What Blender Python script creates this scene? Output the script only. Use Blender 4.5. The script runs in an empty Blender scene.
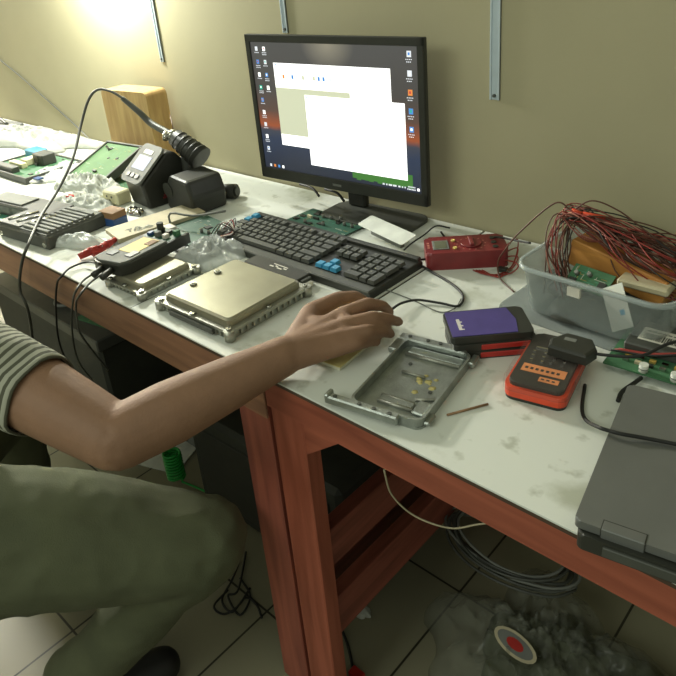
import bpy, bmesh, math, random
from mathutils import Vector, Matrix, noise
sc = bpy.context.scene
C = sc.collection
# ------------------------------------------------------------------ camera
RW = Matrix(((0.7384384, 0.2220967, -0.6366960), (0.6694060, -0.3552340, 0.6524602), (-0.0812668, -0.9080098, -0.4109913)))
F, CX, CY, CZ = 690.0, 338.0, 250.0, 1.325
cd = bpy.data.cameras.new('camera'); cam = bpy.data.objects.new('camera', cd); C.objects.link(cam)
rot = Matrix((RW.col[0], -RW.col[1], -RW.col[2])).transposed()
cam.matrix_world = Matrix.Translation((0, 0, CZ)) @ rot.to_4x4()
cd.sensor_width = 36; cd.sensor_fit = 'HORIZONTAL'; cd.lens = 36 * F / 676; cd.shift_y = -(338 - CY) / 676; cd.clip_start = .02
sc.camera = cam
# ------------------------------------------------------------------ light and exposure
sc.view_settings.view_transform = 'Standard'; sc.view_settings.look = 'None'
sc.view_settings.gamma = 1; sc.view_settings.use_curve_mapping = False
sc.view_settings.exposure = 0.42
w = bpy.data.worlds.new('world'); sc.world = w; w.use_nodes = True
w.node_tree.nodes['Background'].inputs[0].default_value = (.80, .85, .68, 1)
w.node_tree.nodes['Background'].inputs[1].default_value = .34
def light(name, kind, loc, energy, col, size=.1, size_y=None, target=None):
    l = bpy.data.lights.new(name, kind); l.energy = energy; l.color = col
    if kind == 'AREA':
        l.size = size
        if size_y: l.shape = 'RECTANGLE'; l.size_y = size_y
    else: l.shadow_soft_size = size
    o = bpy.data.objects.new(name, l); C.objects.link(o); o.location = loc
    if target: o.rotation_euler = (Vector(target) - Vector(loc)).to_track_quat('-Z', 'Y').to_euler()
    return o
light('wall_lamp', 'POINT', (-1.96, 1.02, 1.40), 24, (.97, 1, .90), .05)
light('added_left_light', 'POINT', (-4.9, 1.06, 2.12), 430, (1, .985, .90), .10)  # added far-left light with no known lamp; evens the light along the bench
light('front_fill_light', 'AREA', (-1.0, -1.3, 2.1), 12, (.93, 1, .86), 1.4, .6, (-.9, .6, .4))  # unseen soft fill behind the camera, lowered to brighten under the benches

# ------------------------------------------------------------------ helpers
def ray(u, v): return RW @ Vector((u - CX, v - CY, F))
def at(u, v, z=.75):
    r = ray(u, v); return r * ((z - CZ) / r.z) + Vector((0, 0, CZ))
def aty(u, v, y):
    r = ray(u, v); return r * (y / r.y) + Vector((0, 0, CZ))
def srgb(c):
    if isinstance(c, str):
        c = [int(c[i:i + 2], 16) / 255 for i in (0, 2, 4)]
        return tuple(x / 12.92 if x <= .04045 else ((x + .055) / 1.055) ** 2.4 for x in c)
    return c
MT = {}
def mat(name, col, rough=.6, metal=0., var=.12, scale=30., bump=0., bscale=200., emit=0., trans=0., alpha=1., spec=.5, coat=0.):
    m = bpy.data.materials.new(name); m.use_nodes = True; nt = m.node_tree; n = nt.nodes; L = nt.links
    b = n['Principled BSDF']; c = srgb(col)
    tc = n.new('ShaderNodeTexCoord'); nz = n.new('ShaderNodeTexNoise'); nz.inputs['Scale'].default_value = scale
    nz.inputs['Detail'].default_value = 5; L.new(tc.outputs['Object'], nz.inputs['Vector'])
    r = n.new('ShaderNodeValToRGB'); r.color_ramp.elements[0].position = .3; r.color_ramp.elements[1].position = .7
    r.color_ramp.elements[0].color = tuple(x * (1 - var) for x in c) + (1,)
    r.color_ramp.elements[1].color = tuple(min(1, x * (1 + var)) for x in c) + (1,)
    L.new(nz.outputs['Fac'], r.inputs[0]); L.new(r.outputs[0], b.inputs['Base Color'])
    b.inputs['Roughness'].default_value = rough; b.inputs['Metallic'].default_value = metal
    b.inputs['Specular IOR Level'].default_value = spec
    if coat: b.inputs['Coat Weight'].default_value = coat
    if trans: b.inputs['Transmission Weight'].default_value = trans
    if alpha < 1: b.inputs['Alpha'].default_value = alpha
    if bump:
        n2 = n.new('ShaderNodeTexNoise'); n2.inputs['Scale'].default_value = bscale; n2.inputs['Detail'].default_value = 4
        L.new(tc.outputs['Object'], n2.inputs['Vector'])
        bp = n.new('ShaderNodeBump'); bp.inputs['Strength'].default_value = bump; bp.inputs['Distance'].default_value = .002
        L.new(n2.outputs['Fac'], bp.inputs['Height']); L.new(bp.outputs[0], b.inputs['Normal'])
    if emit:
        L.new(r.outputs[0], b.inputs['Emission Color']); b.inputs['Emission Strength'].default_value = emit
    MT[name] = m; return m
# plain materials
for a in (('black', '2e2f29', .45), ('black_matte', '2f3129', .7), ('dark_grey', '474943', .5), ('mid_grey', '6d6f69', .7), ('rubber', '191a17', .6),
          ('white', 'cfd2c8', .5), ('cream', 'cfc9a4', .6), ('yellow', 'd8c070', .6), ('red', 'a82a22', .4), ('red_dark', '7a2a2c', .4), ('orange', 'd8492a', .35),
          ('label', 'ddd9cc', .6), ('blue', '3a8fb5', .4), ('blue_deep', '2b4f86', .4), ('purple', '4c4180', .45), ('pcb', '41704c', .7), ('pcb_dark', '2f5848', .45), ('pcb_light', '5c7d54', .8),
          ('pcb_teal', '4c9a80', .45), ('green', '1f9a3c', .35), ('paper', 'cfccb4', .8), ('paper_yellow', 'c9bb7c', .8), ('box_brown', '8a6a4a', .7),
          ('tan', 'b5ab8c', .6), ('orange_label', 'd98a55', .5), ('wire_red', '8a2b22', .5), ('wire_brown', '54301f', .5), ('wire_dull', '7a3c30', .5), ('wire_pink', 'b87868', .5), ('gold', 'b89a50', .4)):
    mat(a[0], a[1], a[2])
mat('lcd', '8f98b4', .6); mat('lcd_olive', '6d6f5c', .2)
mat('chrome', 'b8b8b0', .18, 1, .1, 40)
mat('alu', 'a5a59a', .42, .85, .12, 60, .35, 500)
mat('alu_plate', '96937f', .42, .6, .08, 18, .1, 500)
mat('alu_grey', 'a0a5a0', .36, .85, .15, 60, .4, 400)
mat('skin', '84634b', .66, 0, .09, 25, .25, 300)
mat('hair', '14110e', .5, 0, .3, 200)
mat('pants', '53573f', .9, 0, .15, 14, .5, 500)
mat('stitch', '75796a', .9)
mat('laptop_grey', '70726f', .42, .35, .05, 20)
mat('plastic_bag', 'd5dad4', .25, 0, .05, 30, .6, 60, alpha=.75)
mat('bubble', 'dde2dd', .15, 0, .1, 30, .8, 90, alpha=.5)
mat('white_bag', 'b4b7ae', .7, 0, .06, 30, .5, 60)
mat('tub_plastic', 'bcc6c4', .25, 0, .03, 10, alpha=.40)
mat('case_clear', '8a7a74', .08, 0, .05, 10, alpha=.10)
mat('floor_bag', '9a9d8e', .25, 0, .2, 12, .6, 40, alpha=.24)
mat('iron_paint', 'b9c6cc', .5, 0, .05)
mat('wall_paint', 'aaa384', .85, 0, .05, 3, .12, 60)
mat('ply_edge', '4a3a2c', .8)

def wood(name, c1, c2, rough=.6, sc_=(3, 3, 30), axis_z=False):
    m = bpy.data.materials.new(name); m.use_nodes = True; nt = m.node_tree; n = nt.nodes; L = nt.links
    b = n['Principled BSDF']; tc = n.new('ShaderNodeTexCoord'); mp = n.new('ShaderNodeMapping'); mp.inputs['Scale'].default_value = sc_
    nz = n.new('ShaderNodeTexNoise'); nz.inputs['Scale'].default_value = 4; nz.inputs['Detail'].default_value = 8; nz.inputs['Distortion'].default_value = .6
    r = n.new('ShaderNodeValToRGB'); r.color_ramp.elements[0].position = .32; r.color_ramp.elements[1].position = .68
    r.color_ramp.elements[0].color = srgb(c1) + (1,); r.color_ramp.elements[1].color = srgb(c2) + (1,)
    L.new(tc.outputs['Object'], mp.inputs[0]); L.new(mp.outputs[0], nz.inputs[0]); L.new(nz.outputs['Fac'], r.inputs[0]); L.new(r.outputs[0], b.inputs['Base Color'])
    bp = n.new('ShaderNodeBump'); bp.inputs['Strength'].default_value = .2; bp.inputs['Distance'].default_value = .001
    L.new(nz.outputs['Fac'], bp.inputs['Height']); L.new(bp.outputs[0], b.inputs['Normal'])
    b.inputs['Roughness'].default_value = rough; MT[name] = m
wood('wood_red_x', '82412f', 'a55a43', .5, (1, 12, 12))
wood('wood_red_z', '86432f', 'a65a44', .5, (12, 12, 1))
wood('wood_red_y', '70392b', '935040', .55, (12, 1, 12))
wood('wood_brown_x', '7c5743', 'a07558', .55, (1, 12, 12))
wood('wood_brown_z', '86473a', 'a85e4a', .55, (12, 12, 1))
wood('wood_pale', 'b08d58', 'c9a871', .55, (14, 14, 2))
wood('wood_orange', 'a06a30', 'c48a40', .6, (2, 12, 12))

def special():
    # stained white laminate
    m = bpy.data.materials.new('laminate'); m.use_nodes = True; nt = m.node_tree; n = nt.nodes; L = nt.links; b = n['Principled BSDF']
    tc = n.new('ShaderNodeTexCoord')
    n1 = n.new('ShaderNodeTexNoise'); n1.inputs['Scale'].default_value = 9; n1.inputs['Detail'].default_value = 6
    r1 = n.new('ShaderNodeValToRGB'); r1.color_ramp.elements[0].position = .30; r1.color_ramp.elements[1].position = .42
    r1.color_ramp.elements[0].color = srgb('b2b5a4') + (1,); r1.color_ramp.elements[1].color = srgb('d6d9d0') + (1,)
    n2 = n.new('ShaderNodeTexNoise'); n2.inputs['Scale'].default_value = 32; n2.inputs['Detail'].default_value = 3
    r2 = n.new('ShaderNodeValToRGB'); r2.color_ramp.elements[0].position = .28; r2.color_ramp.elements[1].position = .40
    r2.color_ramp.elements[0].color = (.5, .5, .42, 1); r2.color_ramp.elements[1].color = (1, 1, 1, 1)
    mx = n.new('ShaderNodeMixRGB'); mx.blend_type = 'MULTIPLY'; mx.inputs[0].default_value = .6
    for q in (n1, n2): L.new(tc.outputs['Object'], q.inputs['Vector'])
    L.new(n1.outputs['Fac'], r1.inputs[0]); L.new(n2.outputs['Fac'], r2.inputs[0]); L.new(r1.outputs[0], mx.inputs[1]); L.new(r2.outputs[0], mx.inputs[2])
    L.new(mx.outputs[0], b.inputs['Base Color']); b.inputs['Roughness'].default_value = .55; b.inputs['Specular IOR Level'].default_value = .3; MT['laminate'] = m
    # floor tiles
    m = bpy.data.materials.new('floor_tile'); m.use_nodes = True; nt = m.node_tree; n = nt.nodes; L = nt.links; b = n['Principled BSDF']
    tc = n.new('ShaderNodeTexCoord'); mp = n.new('ShaderNodeMapping'); mp.inputs['Location'].default_value = (.0, -.3, 0)
    br = n.new('ShaderNodeTexBrick'); br.offset = 0; br.inputs['Scale'].default_value = 1; br.inputs['Mortar Size'].default_value = .0025
    br.inputs['Brick Width'].default_value = .30; br.inputs['Row Height'].default_value = .30; br.inputs['Mortar Smooth'].default_value = .1
    br.inputs['Color1'].default_value = srgb('86836c') + (1,); br.inputs['Color2'].default_value = srgb('8d8a73') + (1,); br.inputs['Mortar'].default_value = srgb('2e2c22') + (1,)
    L.new(tc.outputs['Object'], mp.inputs[0]); L.new(mp.outputs[0], br.inputs[0]); L.new(br.outputs[0], b.inputs['Base Color']); b.inputs['Roughness'].default_value = .35
    MT['floor_tile'] = m
    # striped cloth (stripes follow the UV)
    m = bpy.data.materials.new('striped_cloth'); m.use_nodes = True; nt = m.node_tree; n = nt.nodes; L = nt.links; b = n['Principled BSDF']
    tc = n.new('ShaderNodeTexCoord'); sp = n.new('ShaderNodeSeparateXYZ'); L.new(tc.outputs['UV'], sp.inputs[0])
    mu = n.new('ShaderNodeMath'); mu.operation = 'MULTIPLY'; mu.inputs[1].default_value = 1 / .0125; L.new(sp.outputs[1], mu.inputs[0])
    fr = n.new('ShaderNodeMath'); fr.operation = 'FRACT'; L.new(mu.outputs[0], fr.inputs[0])
    r = n.new('ShaderNodeValToRGB'); e = r.color_ramp.elements; e[0].position = .0; e[0].color = srgb('9c9d8c') + (1,); e[1].position = .52; e[1].color = srgb('9c9d8c') + (1,)
    q = e.new(.6); q.color = srgb('4d4e3f') + (1,); q = e.new(.94); q.color = srgb('4d4e3f') + (1,)
    L.new(fr.outputs[0], r.inputs[0]); L.new(r.outputs[0], b.inputs['Base Color']); b.inputs['Roughness'].default_value = .9; MT['striped_cloth'] = m
special()
def screen_mat():
    m = bpy.data.materials.new('wallpaper'); m.use_nodes = True; nt = m.node_tree; n = nt.nodes; L = nt.links; b = n['Principled BSDF']
    tc = n.new('ShaderNodeTexCoord'); sp = n.new('ShaderNodeSeparateXYZ'); L.new(tc.outputs['Object'], sp.inputs[0])
    mr = n.new('ShaderNodeMapRange'); mr.inputs[1].default_value = 0; mr.inputs[2].default_value = .33; L.new(sp.outputs[2], mr.inputs[0])
    r = n.new('ShaderNodeValToRGB'); e = r.color_ramp.elements
    e[0].position = .05; e[0].color = srgb('2c303a') + (1,); e[1].position = 1; e[1].color = srgb('50504e') + (1,)
    for p_, c_ in ((.3, '2f3b52'), (.36, '40444f'), (.40, 'a0522e'), (.5, '5c463c'), (.65, '4a4744')): q = e.new(p_); q.color = srgb(c_) + (1,)
    ns = n.new('ShaderNodeTexNoise'); ns.inputs['Scale'].default_value = 9; L.new(tc.outputs['Object'], ns.inputs[0])
    mu = n.new('ShaderNodeMath'); mu.operation = 'MULTIPLY_ADD'; mu.inputs[1].default_value = .16; L.new(ns.outputs['Fac'], mu.inputs[0]); L.new(mr.outputs[0], mu.inputs[2])
    su = n.new('ShaderNodeMath'); su.operation = 'SUBTRACT'; su.inputs[1].default_value = .08; L.new(mu.outputs[0], su.inputs[0]); L.new(su.outputs[0], r.inputs[0])
    # milky glow near the top middle
    vm = n.new('ShaderNodeVectorMath'); vm.operation = 'SUBTRACT'; vm.inputs[1].default_value = (-.0, 0, .315); L.new(tc.outputs['Object'], vm.inputs[0])
    vs = n.new('ShaderNodeVectorMath'); vs.operation = 'MULTIPLY'; vs.inputs[1].default_value = (14, 0, 18); L.new(vm.outputs[0], vs.inputs[0])
    ln = n.new('ShaderNodeVectorMath'); ln.operation = 'LENGTH'; L.new(vs.outputs[0], ln.inputs[0])
    g = n.new('ShaderNodeMapRange'); g.inputs[1].default_value = 1; g.inputs[2].default_value = 0; g.inputs[3].default_value = 0; g.inputs[4].default_value = .6; L.new(ln.outputs['Value'], g.inputs[0])
    mx = n.new('ShaderNodeMixRGB'); mx.inputs[2].default_value = srgb('b0a990') + (1,); L.new(g.outputs[0], mx.inputs[0]); L.new(r.outputs[0], mx.inputs[1])
    b.inputs['Base Color'].default_value = (.02, .02, .02, 1); L.new(mx.outputs[0], b.inputs['Emission Color']); b.inputs['Emission Strength'].default_value = .75
    b.inputs['Roughness'].default_value = .3; MT['wallpaper'] = m
screen_mat()
for nm, c in (('s_white', 'ffffff'), ('s_grey', 'b9bca4'), ('s_green', '3f6e34'), ('s_bar', '1f2226'), ('s_icon', 'd0d4dc'), ('s_blue', '4a80c0'), ('s_orange', 'd08040'), ('s_teal', '2fa08a'), ('s_red', 'b04040')):
    mat(nm, c, .3, 0, 0., emit=.72 if nm != 's_white' else .9)
    MT[nm].node_tree.nodes['Principled BSDF'].inputs['Base Color'].default_value = (0, 0, 0, 1)

class B:
    """collects shapes into one mesh with several material slots"""
    def __init__(s): s.bm = bmesh.new(); s.ms = []; s.uv = None
    def mi(s, m):
        if m not in s.ms: s.ms.append(m)
        return s.ms.index(m)
    def _m(s, faces, m, smooth=False):
        i = s.mi(m)
        for f in faces: f.material_index = i; f.smooth = smooth
    def box(s, p0, p1, m, bev=0., M=None, seg=1):
        t = bmesh.new(); r = bmesh.ops.create_cube(t, size=1)
        for v in t.verts: v.co = Vector([p0[i] + (v.co[i] + .5) * (p1[i] - p0[i]) for i in range(3)])
        if bev: bmesh.ops.bevel(t, geom=t.edges[:] , offset=bev, segments=seg, profile=.5, affect='EDGES')
        return s.merge(t, m, M, smooth=False)
    def merge(s, t, m, M=None, smooth=False):
        if M is not None: bmesh.ops.transform(t, matrix=M, verts=t.verts)
        i = s.mi(m); mp = {}
        for v in t.verts: mp[v] = s.bm.verts.new(v.co)
        fs = []
        for f in t.faces:
            try: g = s.bm.faces.new([mp[v] for v in f.verts])
            except ValueError: continue
            g.material_index = i; g.smooth = smooth; fs.append(g)
        t.free(); return fs
    def prism(s, pts, z0, z1, m, M=None, bev=0.):
        t = bmesh.new(); a = [t.verts.new((p[0], p[1], z0)) for p in pts]; b = [t.verts.new((p[0], p[1], z1)) for p in pts]; n = len(pts)
        t.faces.new(a[::-1]); top = t.faces.new(b)
        for i in range(n): t.faces.new((a[i], a[(i + 1) % n], b[(i + 1) % n], b[i]))
        if bev: bmesh.ops.bevel(t, geom=list(top.edges), offset=bev, segments=2, profile=.5, affect='EDGES')
        return s.merge(t, m, M)
    def rbox(s, x0, y0, x1, y1, z0, z1, r, m, M=None, bev=0., k=5):
        return s.prism(rrect(x0, y0, x1, y1, r, k), z0, z1, m, M, bev)
    def cyl(s, p0, p1, r0, m, r1=None, seg=16, smooth=True, cap=True):
        p0, p1 = Vector(p0), Vector(p1); d = p1 - p0; t = bmesh.new()
        bmesh.ops.create_cone(t, cap_ends=cap, segments=seg, radius1=r0, radius2=r0 if r1 is None else r1, depth=d.length)
        M = Matrix.Translation((p0 + p1) / 2) @ d.to_track_quat('Z', 'Y').to_matrix().to_4x4()
        fs = s.merge(t, m, M)
        for f in fs: f.smooth = smooth and len(f.verts) == 4
        return fs
    def ball(s, c, r, m, sub=2, sc_=(1, 1, 1)):
        t = bmesh.new(); bmesh.ops.create_icosphere(t, subdivisions=sub, radius=r)
        return s.merge(t, m, Matrix.Translation(c) @ Matrix.Diagonal((*sc_, 1)), True)
    def tube(s, pts, r, m, seg=6, res=6, rr=None, closed=False):
        P = spline([Vector(p) for p in pts], res); n = len(P); rings = []
        up = Vector((0, 0, 1)); prev = None
        for i, p in enumerate(P):
            d = (P[min(i + 1, n - 1)] - P[max(i - 1, 0)]).normalized()
            if prev is None: a = d.orthogonal().normalized()
            else:
                a = prev - d * prev.dot(d); a = a.normalized() if a.length > 1e-5 else d.orthogonal().normalized()
            prev = a; b = d.cross(a)
            q = r if rr is None else lerp(rr, i / (n - 1))
            rings.append([s.bm.verts.new(p + (a * math.cos(2 * math.pi * k / seg) + b * math.sin(2 * math.pi * k / seg)) * q) for k in range(seg)])
        i_ = s.mi(m)
        for i in range(n - 1):
            for k in range(seg):
                f = s.bm.faces.new((rings[i][k], rings[i][(k + 1) % seg], rings[i + 1][(k + 1) % seg], rings[i + 1][k])); f.smooth = True; f.material_index = i_
        for rg in (rings[0][::-1], rings[-1]):
            f = s.bm.faces.new(rg); f.material_index = i_
    def quad(s, pts, m):
        f = s.bm.faces.new([s.bm.verts.new(p) for p in pts]); f.material_index = s.mi(m)
    def build(s, name, parent=None, mats=None):
        me = bpy.data.meshes.new(name); bmesh.ops.recalc_face_normals(s.bm, faces=s.bm.faces); s.bm.to_mesh(me); s.bm.free()
        for m in s.ms: me.materials.append(MT[m])
        o = bpy.data.objects.new(name, me); C.objects.link(o); o.parent = parent
        return o
def lerp(l, t):
    x = t * (len(l) - 1); i = min(int(x), len(l) - 2); return l[i] + (l[i + 1] - l[i]) * (x - i)
def spline(P, res):
    if len(P) < 3 or res < 2: return P
    o = []; Q = [P[0] * 2 - P[1]] + P + [P[-1] * 2 - P[-2]]
    for i in range(1, len(Q) - 2):
        a, b, c, d = Q[i - 1:i + 3]
        for k in range(res):
            t = k / res; o.append(.5 * ((2 * b) + (c - a) * t + (2 * a - 5 * b + 4 * c - d) * t * t + (3 * b - a - 3 * c + d) * t ** 3))
    return o + [P[-1]]
def rrect(x0, y0, x1, y1, r, k=5):
    o = []
    for cx, cy, a in ((x1 - r, y0 + r, -90), (x1 - r, y1 - r, 0), (x0 + r, y1 - r, 90), (x0 + r, y0 + r, 180)):
        for i in range(k + 1):
            t = math.radians(a + 90 * i / k); o.append((cx + r * math.cos(t), cy + r * math.sin(t)))
    return o
def tag(o, label, cat, group=None, kind=None):
    o['label'] = label; o['category'] = cat
    if group: o['group'] = group
    if kind: o['kind'] = kind
    return o
def thing(name, label, cat, loc, rz=0, group=None):
    o = bpy.data.objects.new(name, None); C.objects.link(o); o.location = loc; o.rotation_euler = (0, 0, math.radians(rz)); o.empty_display_size = .05
    return tag(o, label, cat, group)
def struct(name, b): o = b.build(name); o['kind'] = 'structure'; return o
def cable(name, label, pts, r, m='rubber', cat='cable', res=8, group=None):
    b = B(); b.tube(pts, r, m, 8, res); o = b.build(name); return tag(o, label, cat, group)
def crumple(b, c, dims, m, seed=0, amp=.35, sub=4, fr=3., rz=0, flat=True):
    """a low crumpled heap: creased height field over a ragged outline, closed underneath"""
    n, k = (30, 72) if sub >= 5 else (18, 44); t = bmesh.new(); f = fr * 9; S = Vector((seed * 3.7, seed * 1.3, seed * .9))
    def hgt(x, y, p):
        q = Vector((x * f, y * f, 0)) + S; w_ = noise.noise(q * .7) * 1.2; q = q + Vector((w_, -w_, 0))
        r1 = 1 - abs(noise.noise(q)) * 2.2; r2 = 1 - abs(noise.noise(q * 2.3 + S)) * 2.2; r3 = 1 - abs(noise.noise(q * 5 - S)) * 2
        return dims[2] * (max(0, 1 - p * p) ** .55) * (.45 + amp * (.55 * r1 + .38 * r2 + .16 * r3))
    def pt(i, j, top=True):
        p = i / n; a = 2 * math.pi * j / k; e = 1 + .28 * noise.noise(Vector((math.cos(a) * 1.6, math.sin(a) * 1.6, seed * 2.1))) * 2 * .8 + .06 * noise.noise(Vector((math.cos(a) * 7, math.sin(a) * 7, seed)))
        x, y = dims[0] / 2 * p * e * math.cos(a), dims[1] / 2 * p * e * math.sin(a)
        return (x, y, max(.001, hgt(x, y, p)) + .0005)
    ctr = t.verts.new((0, 0, hgt(0, 0, 0))); G = [[t.verts.new(pt(i, j)) for j in range(k)] for i in range(1, n + 1)]; bot = [t.verts.new((v.co.x * .98, v.co.y * .98, .0003)) for v in G[-1]]
    for j in range(k):
        t.faces.new((ctr, G[0][j], G[0][(j + 1) % k])); t.faces.new((G[-1][j], bot[j], bot[(j + 1) % k], G[-1][(j + 1) % k]))
        for i in range(n - 1): t.faces.new((G[i][j], G[i + 1][j], G[i + 1][(j + 1) % k], G[i][(j + 1) % k]))
    t.faces.new(bot[::-1])
    fs = b.merge(t, m, Matrix.Translation(c) @ Matrix.Rotation(math.radians(rz), 4, 'Z'), True)
    return fs
R = random.Random(4)
T = .75
# ------------------------------------------------------------------ the room
b = B(); b.box((-5.2, -1.5, -.05), (1.6, 1.25, 0), 'floor_tile'); struct('floor', b)
b = B(); b.box((-5.2, 1.152, 0), (1.6, 1.25, 2.6), 'wall_paint'); struct('wall_back', b)
b = B(); b.box((-5.3, -1.5, 0), (-5.2, 1.25, 2.6), 'wall_paint'); struct('wall_left', b)
YF, YB = .523, 1.147
def bench(x0, x1, label, ap, mx, mz, leg_w, legs, stretch, tag_top):
    t = thing('workbench', label, 'workbench', (x0, YF, 0))
    W, D = x1 - x0, YB - YF
    b = B(); b.box((0, 0, T - .008), (W, D, T - .003), 'ply_edge'); b.box((0, .0, T - .003), (W, D, T), 'laminate', .0006)
    for sx in tag_top: b.box((sx, .001, T), (sx + .0015, D - .01, T + .0003), 'dark_grey')
    b.build('tabletop', t)
    b = B(); b.box((0, .0015, T - .008 - ap), (W, .006, T - .008), mx, .001); b.box((0, .0375, T - .008 - ap), (W, .045, T - .008), mx, .001) if False else None; b.build('front_apron', t)
    b = B(); b.box((0, D - .04, T - .008 - ap), (W, D - .01, T - .008), mx, .002); b.build('rear_apron', t)
    for lx in legs:
        for y in (.006, D - .04):
            b = B(); b.box((lx, y, 0), (lx + leg_w, y + .032, T - .008), mz, .002)
            b.build('leg', t)
    for (sx, z0, z1) in stretch:
        b = B(); b.box((sx, .038, z0), (sx + .03, D - .04, z1), 'wood_red_y', .002); b.build('side_stretcher', t)
    return t
tl = bench(-3.1, -.6955, 'long white-topped workbench with a brown front rail, the left one the person sits at', .078, 'wood_brown_x', 'wood_brown_z', .073, (.1, 2.4045 - .075), ((2.345, .16, .22), ), (2.055,))
tr = bench(-.6905, .95, 'white-topped workbench with orange-red legs and rail, the right one holding the laptop', .05, 'wood_red_x', 'wood_red_z', .068, (.002, 1.55), ((.018, .34, .42), (.018, .17, .26), ), ())
b = B()
M = Matrix.Translation((.07, .036, T - .060)) @ Matrix.Rotation(math.radians(90), 4, 'X')
b.prism([(0, 0), (.075, 0), (0, -.06)], 0, .028, 'wood_red_x', M); b.build('corner_brace', tr)

# shelf uprights on the wall
for (u, v, label, w_, zt) in ((162, 62, 'pale metal shelf upright on the wall above the wooden block', .014, 2.2), (285, 33, 'pale metal shelf upright ending just above the monitor top', .016, 2.2), (494, 100, 'white slotted shelf upright on the dim wall right of the monitor', .020, 2.2)):
    p = aty(u, v, 1.147)
    t = thing('shelf_upright', label, 'bracket', (p.x, 1.152, p.z), 0, 'shelf uprights on the wall')
    b = B(); b.box((-w_ / 2, -.005, 0), (-w_ / 2 + .003, 0, zt - p.z), 'iron_paint'); b.box((w_ / 2 - .003, -.005, 0), (w_ / 2, 0, zt - p.z), 'iron_paint'); b.box((-w_ / 2, -.0025, 0), (w_ / 2, 0, zt - p.z), 'iron_paint')
    b.build('rail', t)
    b = B(); b.cyl((0, -.007, .008), (0, -.003, .008), .003, 'dark_grey'); b.build('screw', t)

# ------------------------------------------------------------------ monitor
MW, MH = .468, .332
t = thing('computer_monitor', 'black widescreen monitor switched on, standing against the wall behind the keyboard', 'monitor', (-1.006, 1.05, .815), 3.7)
b = B(); b.box((-MW / 2, 0, 0), (MW / 2, .010, MH), 'black', .002, seg=2)
b.box((-MW / 2 + .03, .010, .02), (MW / 2 - .03, .035, MH - .02), 'black', .012)
b.box((-.15, .035, .06), (.15, .055, .27), 'black_matte', .008)
b.box((-MW / 2 + .001, -.004, 0), (MW / 2 - .001, 0, .026), 'black', .001)
b.box((-MW / 2 + .001, -.004, MH - .016), (MW / 2 - .001, 0, MH), 'black', .001)
b.box((-MW / 2 + .001, -.004, 0), (-MW / 2 + .014, 0, MH), 'black', .001); b.box((MW / 2 - .015, -.004, 0), (MW / 2 - .001, 0, MH), 'black', .001)
b.box((-.012, -.0046, .010), (.012, -.004, .015), 'mid_grey')
mon_h = b.build('housing', t)
x0, x1, z0, z1 = -MW / 2 + .014, MW / 2 - .015, .026, MH - .016
SW, SH = x1 - x0, z1 - z0
b = B()
def scr(u0, v0, u1, v1, m, lay):   # u right, v down, as fractions of the screen
    y = -.0002 - lay * .0002
    a, c = x0 + u0 * SW, x0 + u1 * SW; d, e = z1 - v1 * SH, z1 - v0 * SH
    b.quad([(a, y, d), (c, y, d), (c, y, e), (a, y, e)], m)
scr(0, 0, 1, 1, 'wallpaper', 0)
scr(.145, .15, .855, .79, 's_white', 1); scr(.145, .335, .62, .70, 's_grey', 2)
scr(.335, .375, .925, .92, 's_white', 3)
for i, (q, c) in enumerate(((.2, 's_orange'), (.23, 's_icon'), (.26, 's_blue'), (.29, 's_icon'), (.33, 's_grey'), (.40, 's_grey'), (.43, 's_blue'), (.46, 's_blue'), (.50, 's_icon'))): scr(q, .235, q + .014, .265, c, 2)
scr(.155, .16, .165, .17, 's_blue', 2); scr(.345, .385, .355, .395, 's_blue', 4)
for i in range(14):
    q = .60 + .025 * i; h = .018 + .02 * math.sin(i * 1.3) ** 2
    scr(q, .91 - h, q + .027, .955 + h * .6, 's_green', 2)
scr(0, .955, 1, 1, 's_bar', 2) if False else None
cols = ['s_icon', 's_white', 's_blue', 's_icon', 's_red', 's_teal', 's_white', 's_orange', 's_icon']
for i in range(9):
    v = .035 + i * .098
    for j in ((0, 1) if i < 4 else (0,)):
        u = .03 + j * .052
        cc = 's_teal' if (i == 3 and j == 0) else cols[(i * 2 + j) % 3 if i < 5 else (i % 2)]
        scr(u, v, u + .018, v + .032, cc, 2); scr(u + .005, v + .008, u + .012, v + .02, cols[(i + j + 3) % 9], 3)
        for k in range(2 if (i + j) % 2 else 1):
            for q in range(4): scr(u - .006 + q * .008, v + .042 + k * .014, u - .0005 + q * .008, v + .048 + k * .014, 's_icon', 2)
for i, c in enumerate(('s_icon', 's_icon', 's_orange', 's_blue', 's_blue')):
    v = .03 + i * .125; scr(.945, v, .968, v + .04, c, 2); scr(.951, v + .01, .961, v + .028, cols[i + 2], 3)
    for q in range(4): scr(.938 + q * .009, v + .052, .944 + q * .009, v + .058, 's_icon', 2)
    for q in range(3): scr(.942 + q * .009, v + .068, .948 + q * .009, v + .074, 's_icon', 2)
for q, c in ((.035, 's_icon'), (.065, 's_orange'), (.095, 's_blue'), (.125, 's_white')): scr(q, .965, q + .014, .988, c, 3)
for q, w_ in ((.78, .012), (.80, .008), (.815, .02), (.84, .02), (.87, .012), (.89, .007), (.905, .007)): scr(q, .967, q + w_, .98, 's_icon', 3)
for q in range(6): scr(.925 + q * .007, .958, .930 + q * .007, .968, 's_icon', 3); scr(.92 + q * .008, .976, .926 + q * .008, .986, 's_icon', 3)
scr(.975, .965, .988, .985, 's_white', 3)
b.build('screen', mon_h)
b = B(); b.box((-.022, .055, -.058), (.028, .075, .09), 'black', .004); b.build('stand_neck', t)
b = B(); b.rbox(-.05, -.03, .19, .085, -.065, -.058, .03, 'dark_grey', None, .002); b.build('stand_base', t)

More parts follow.
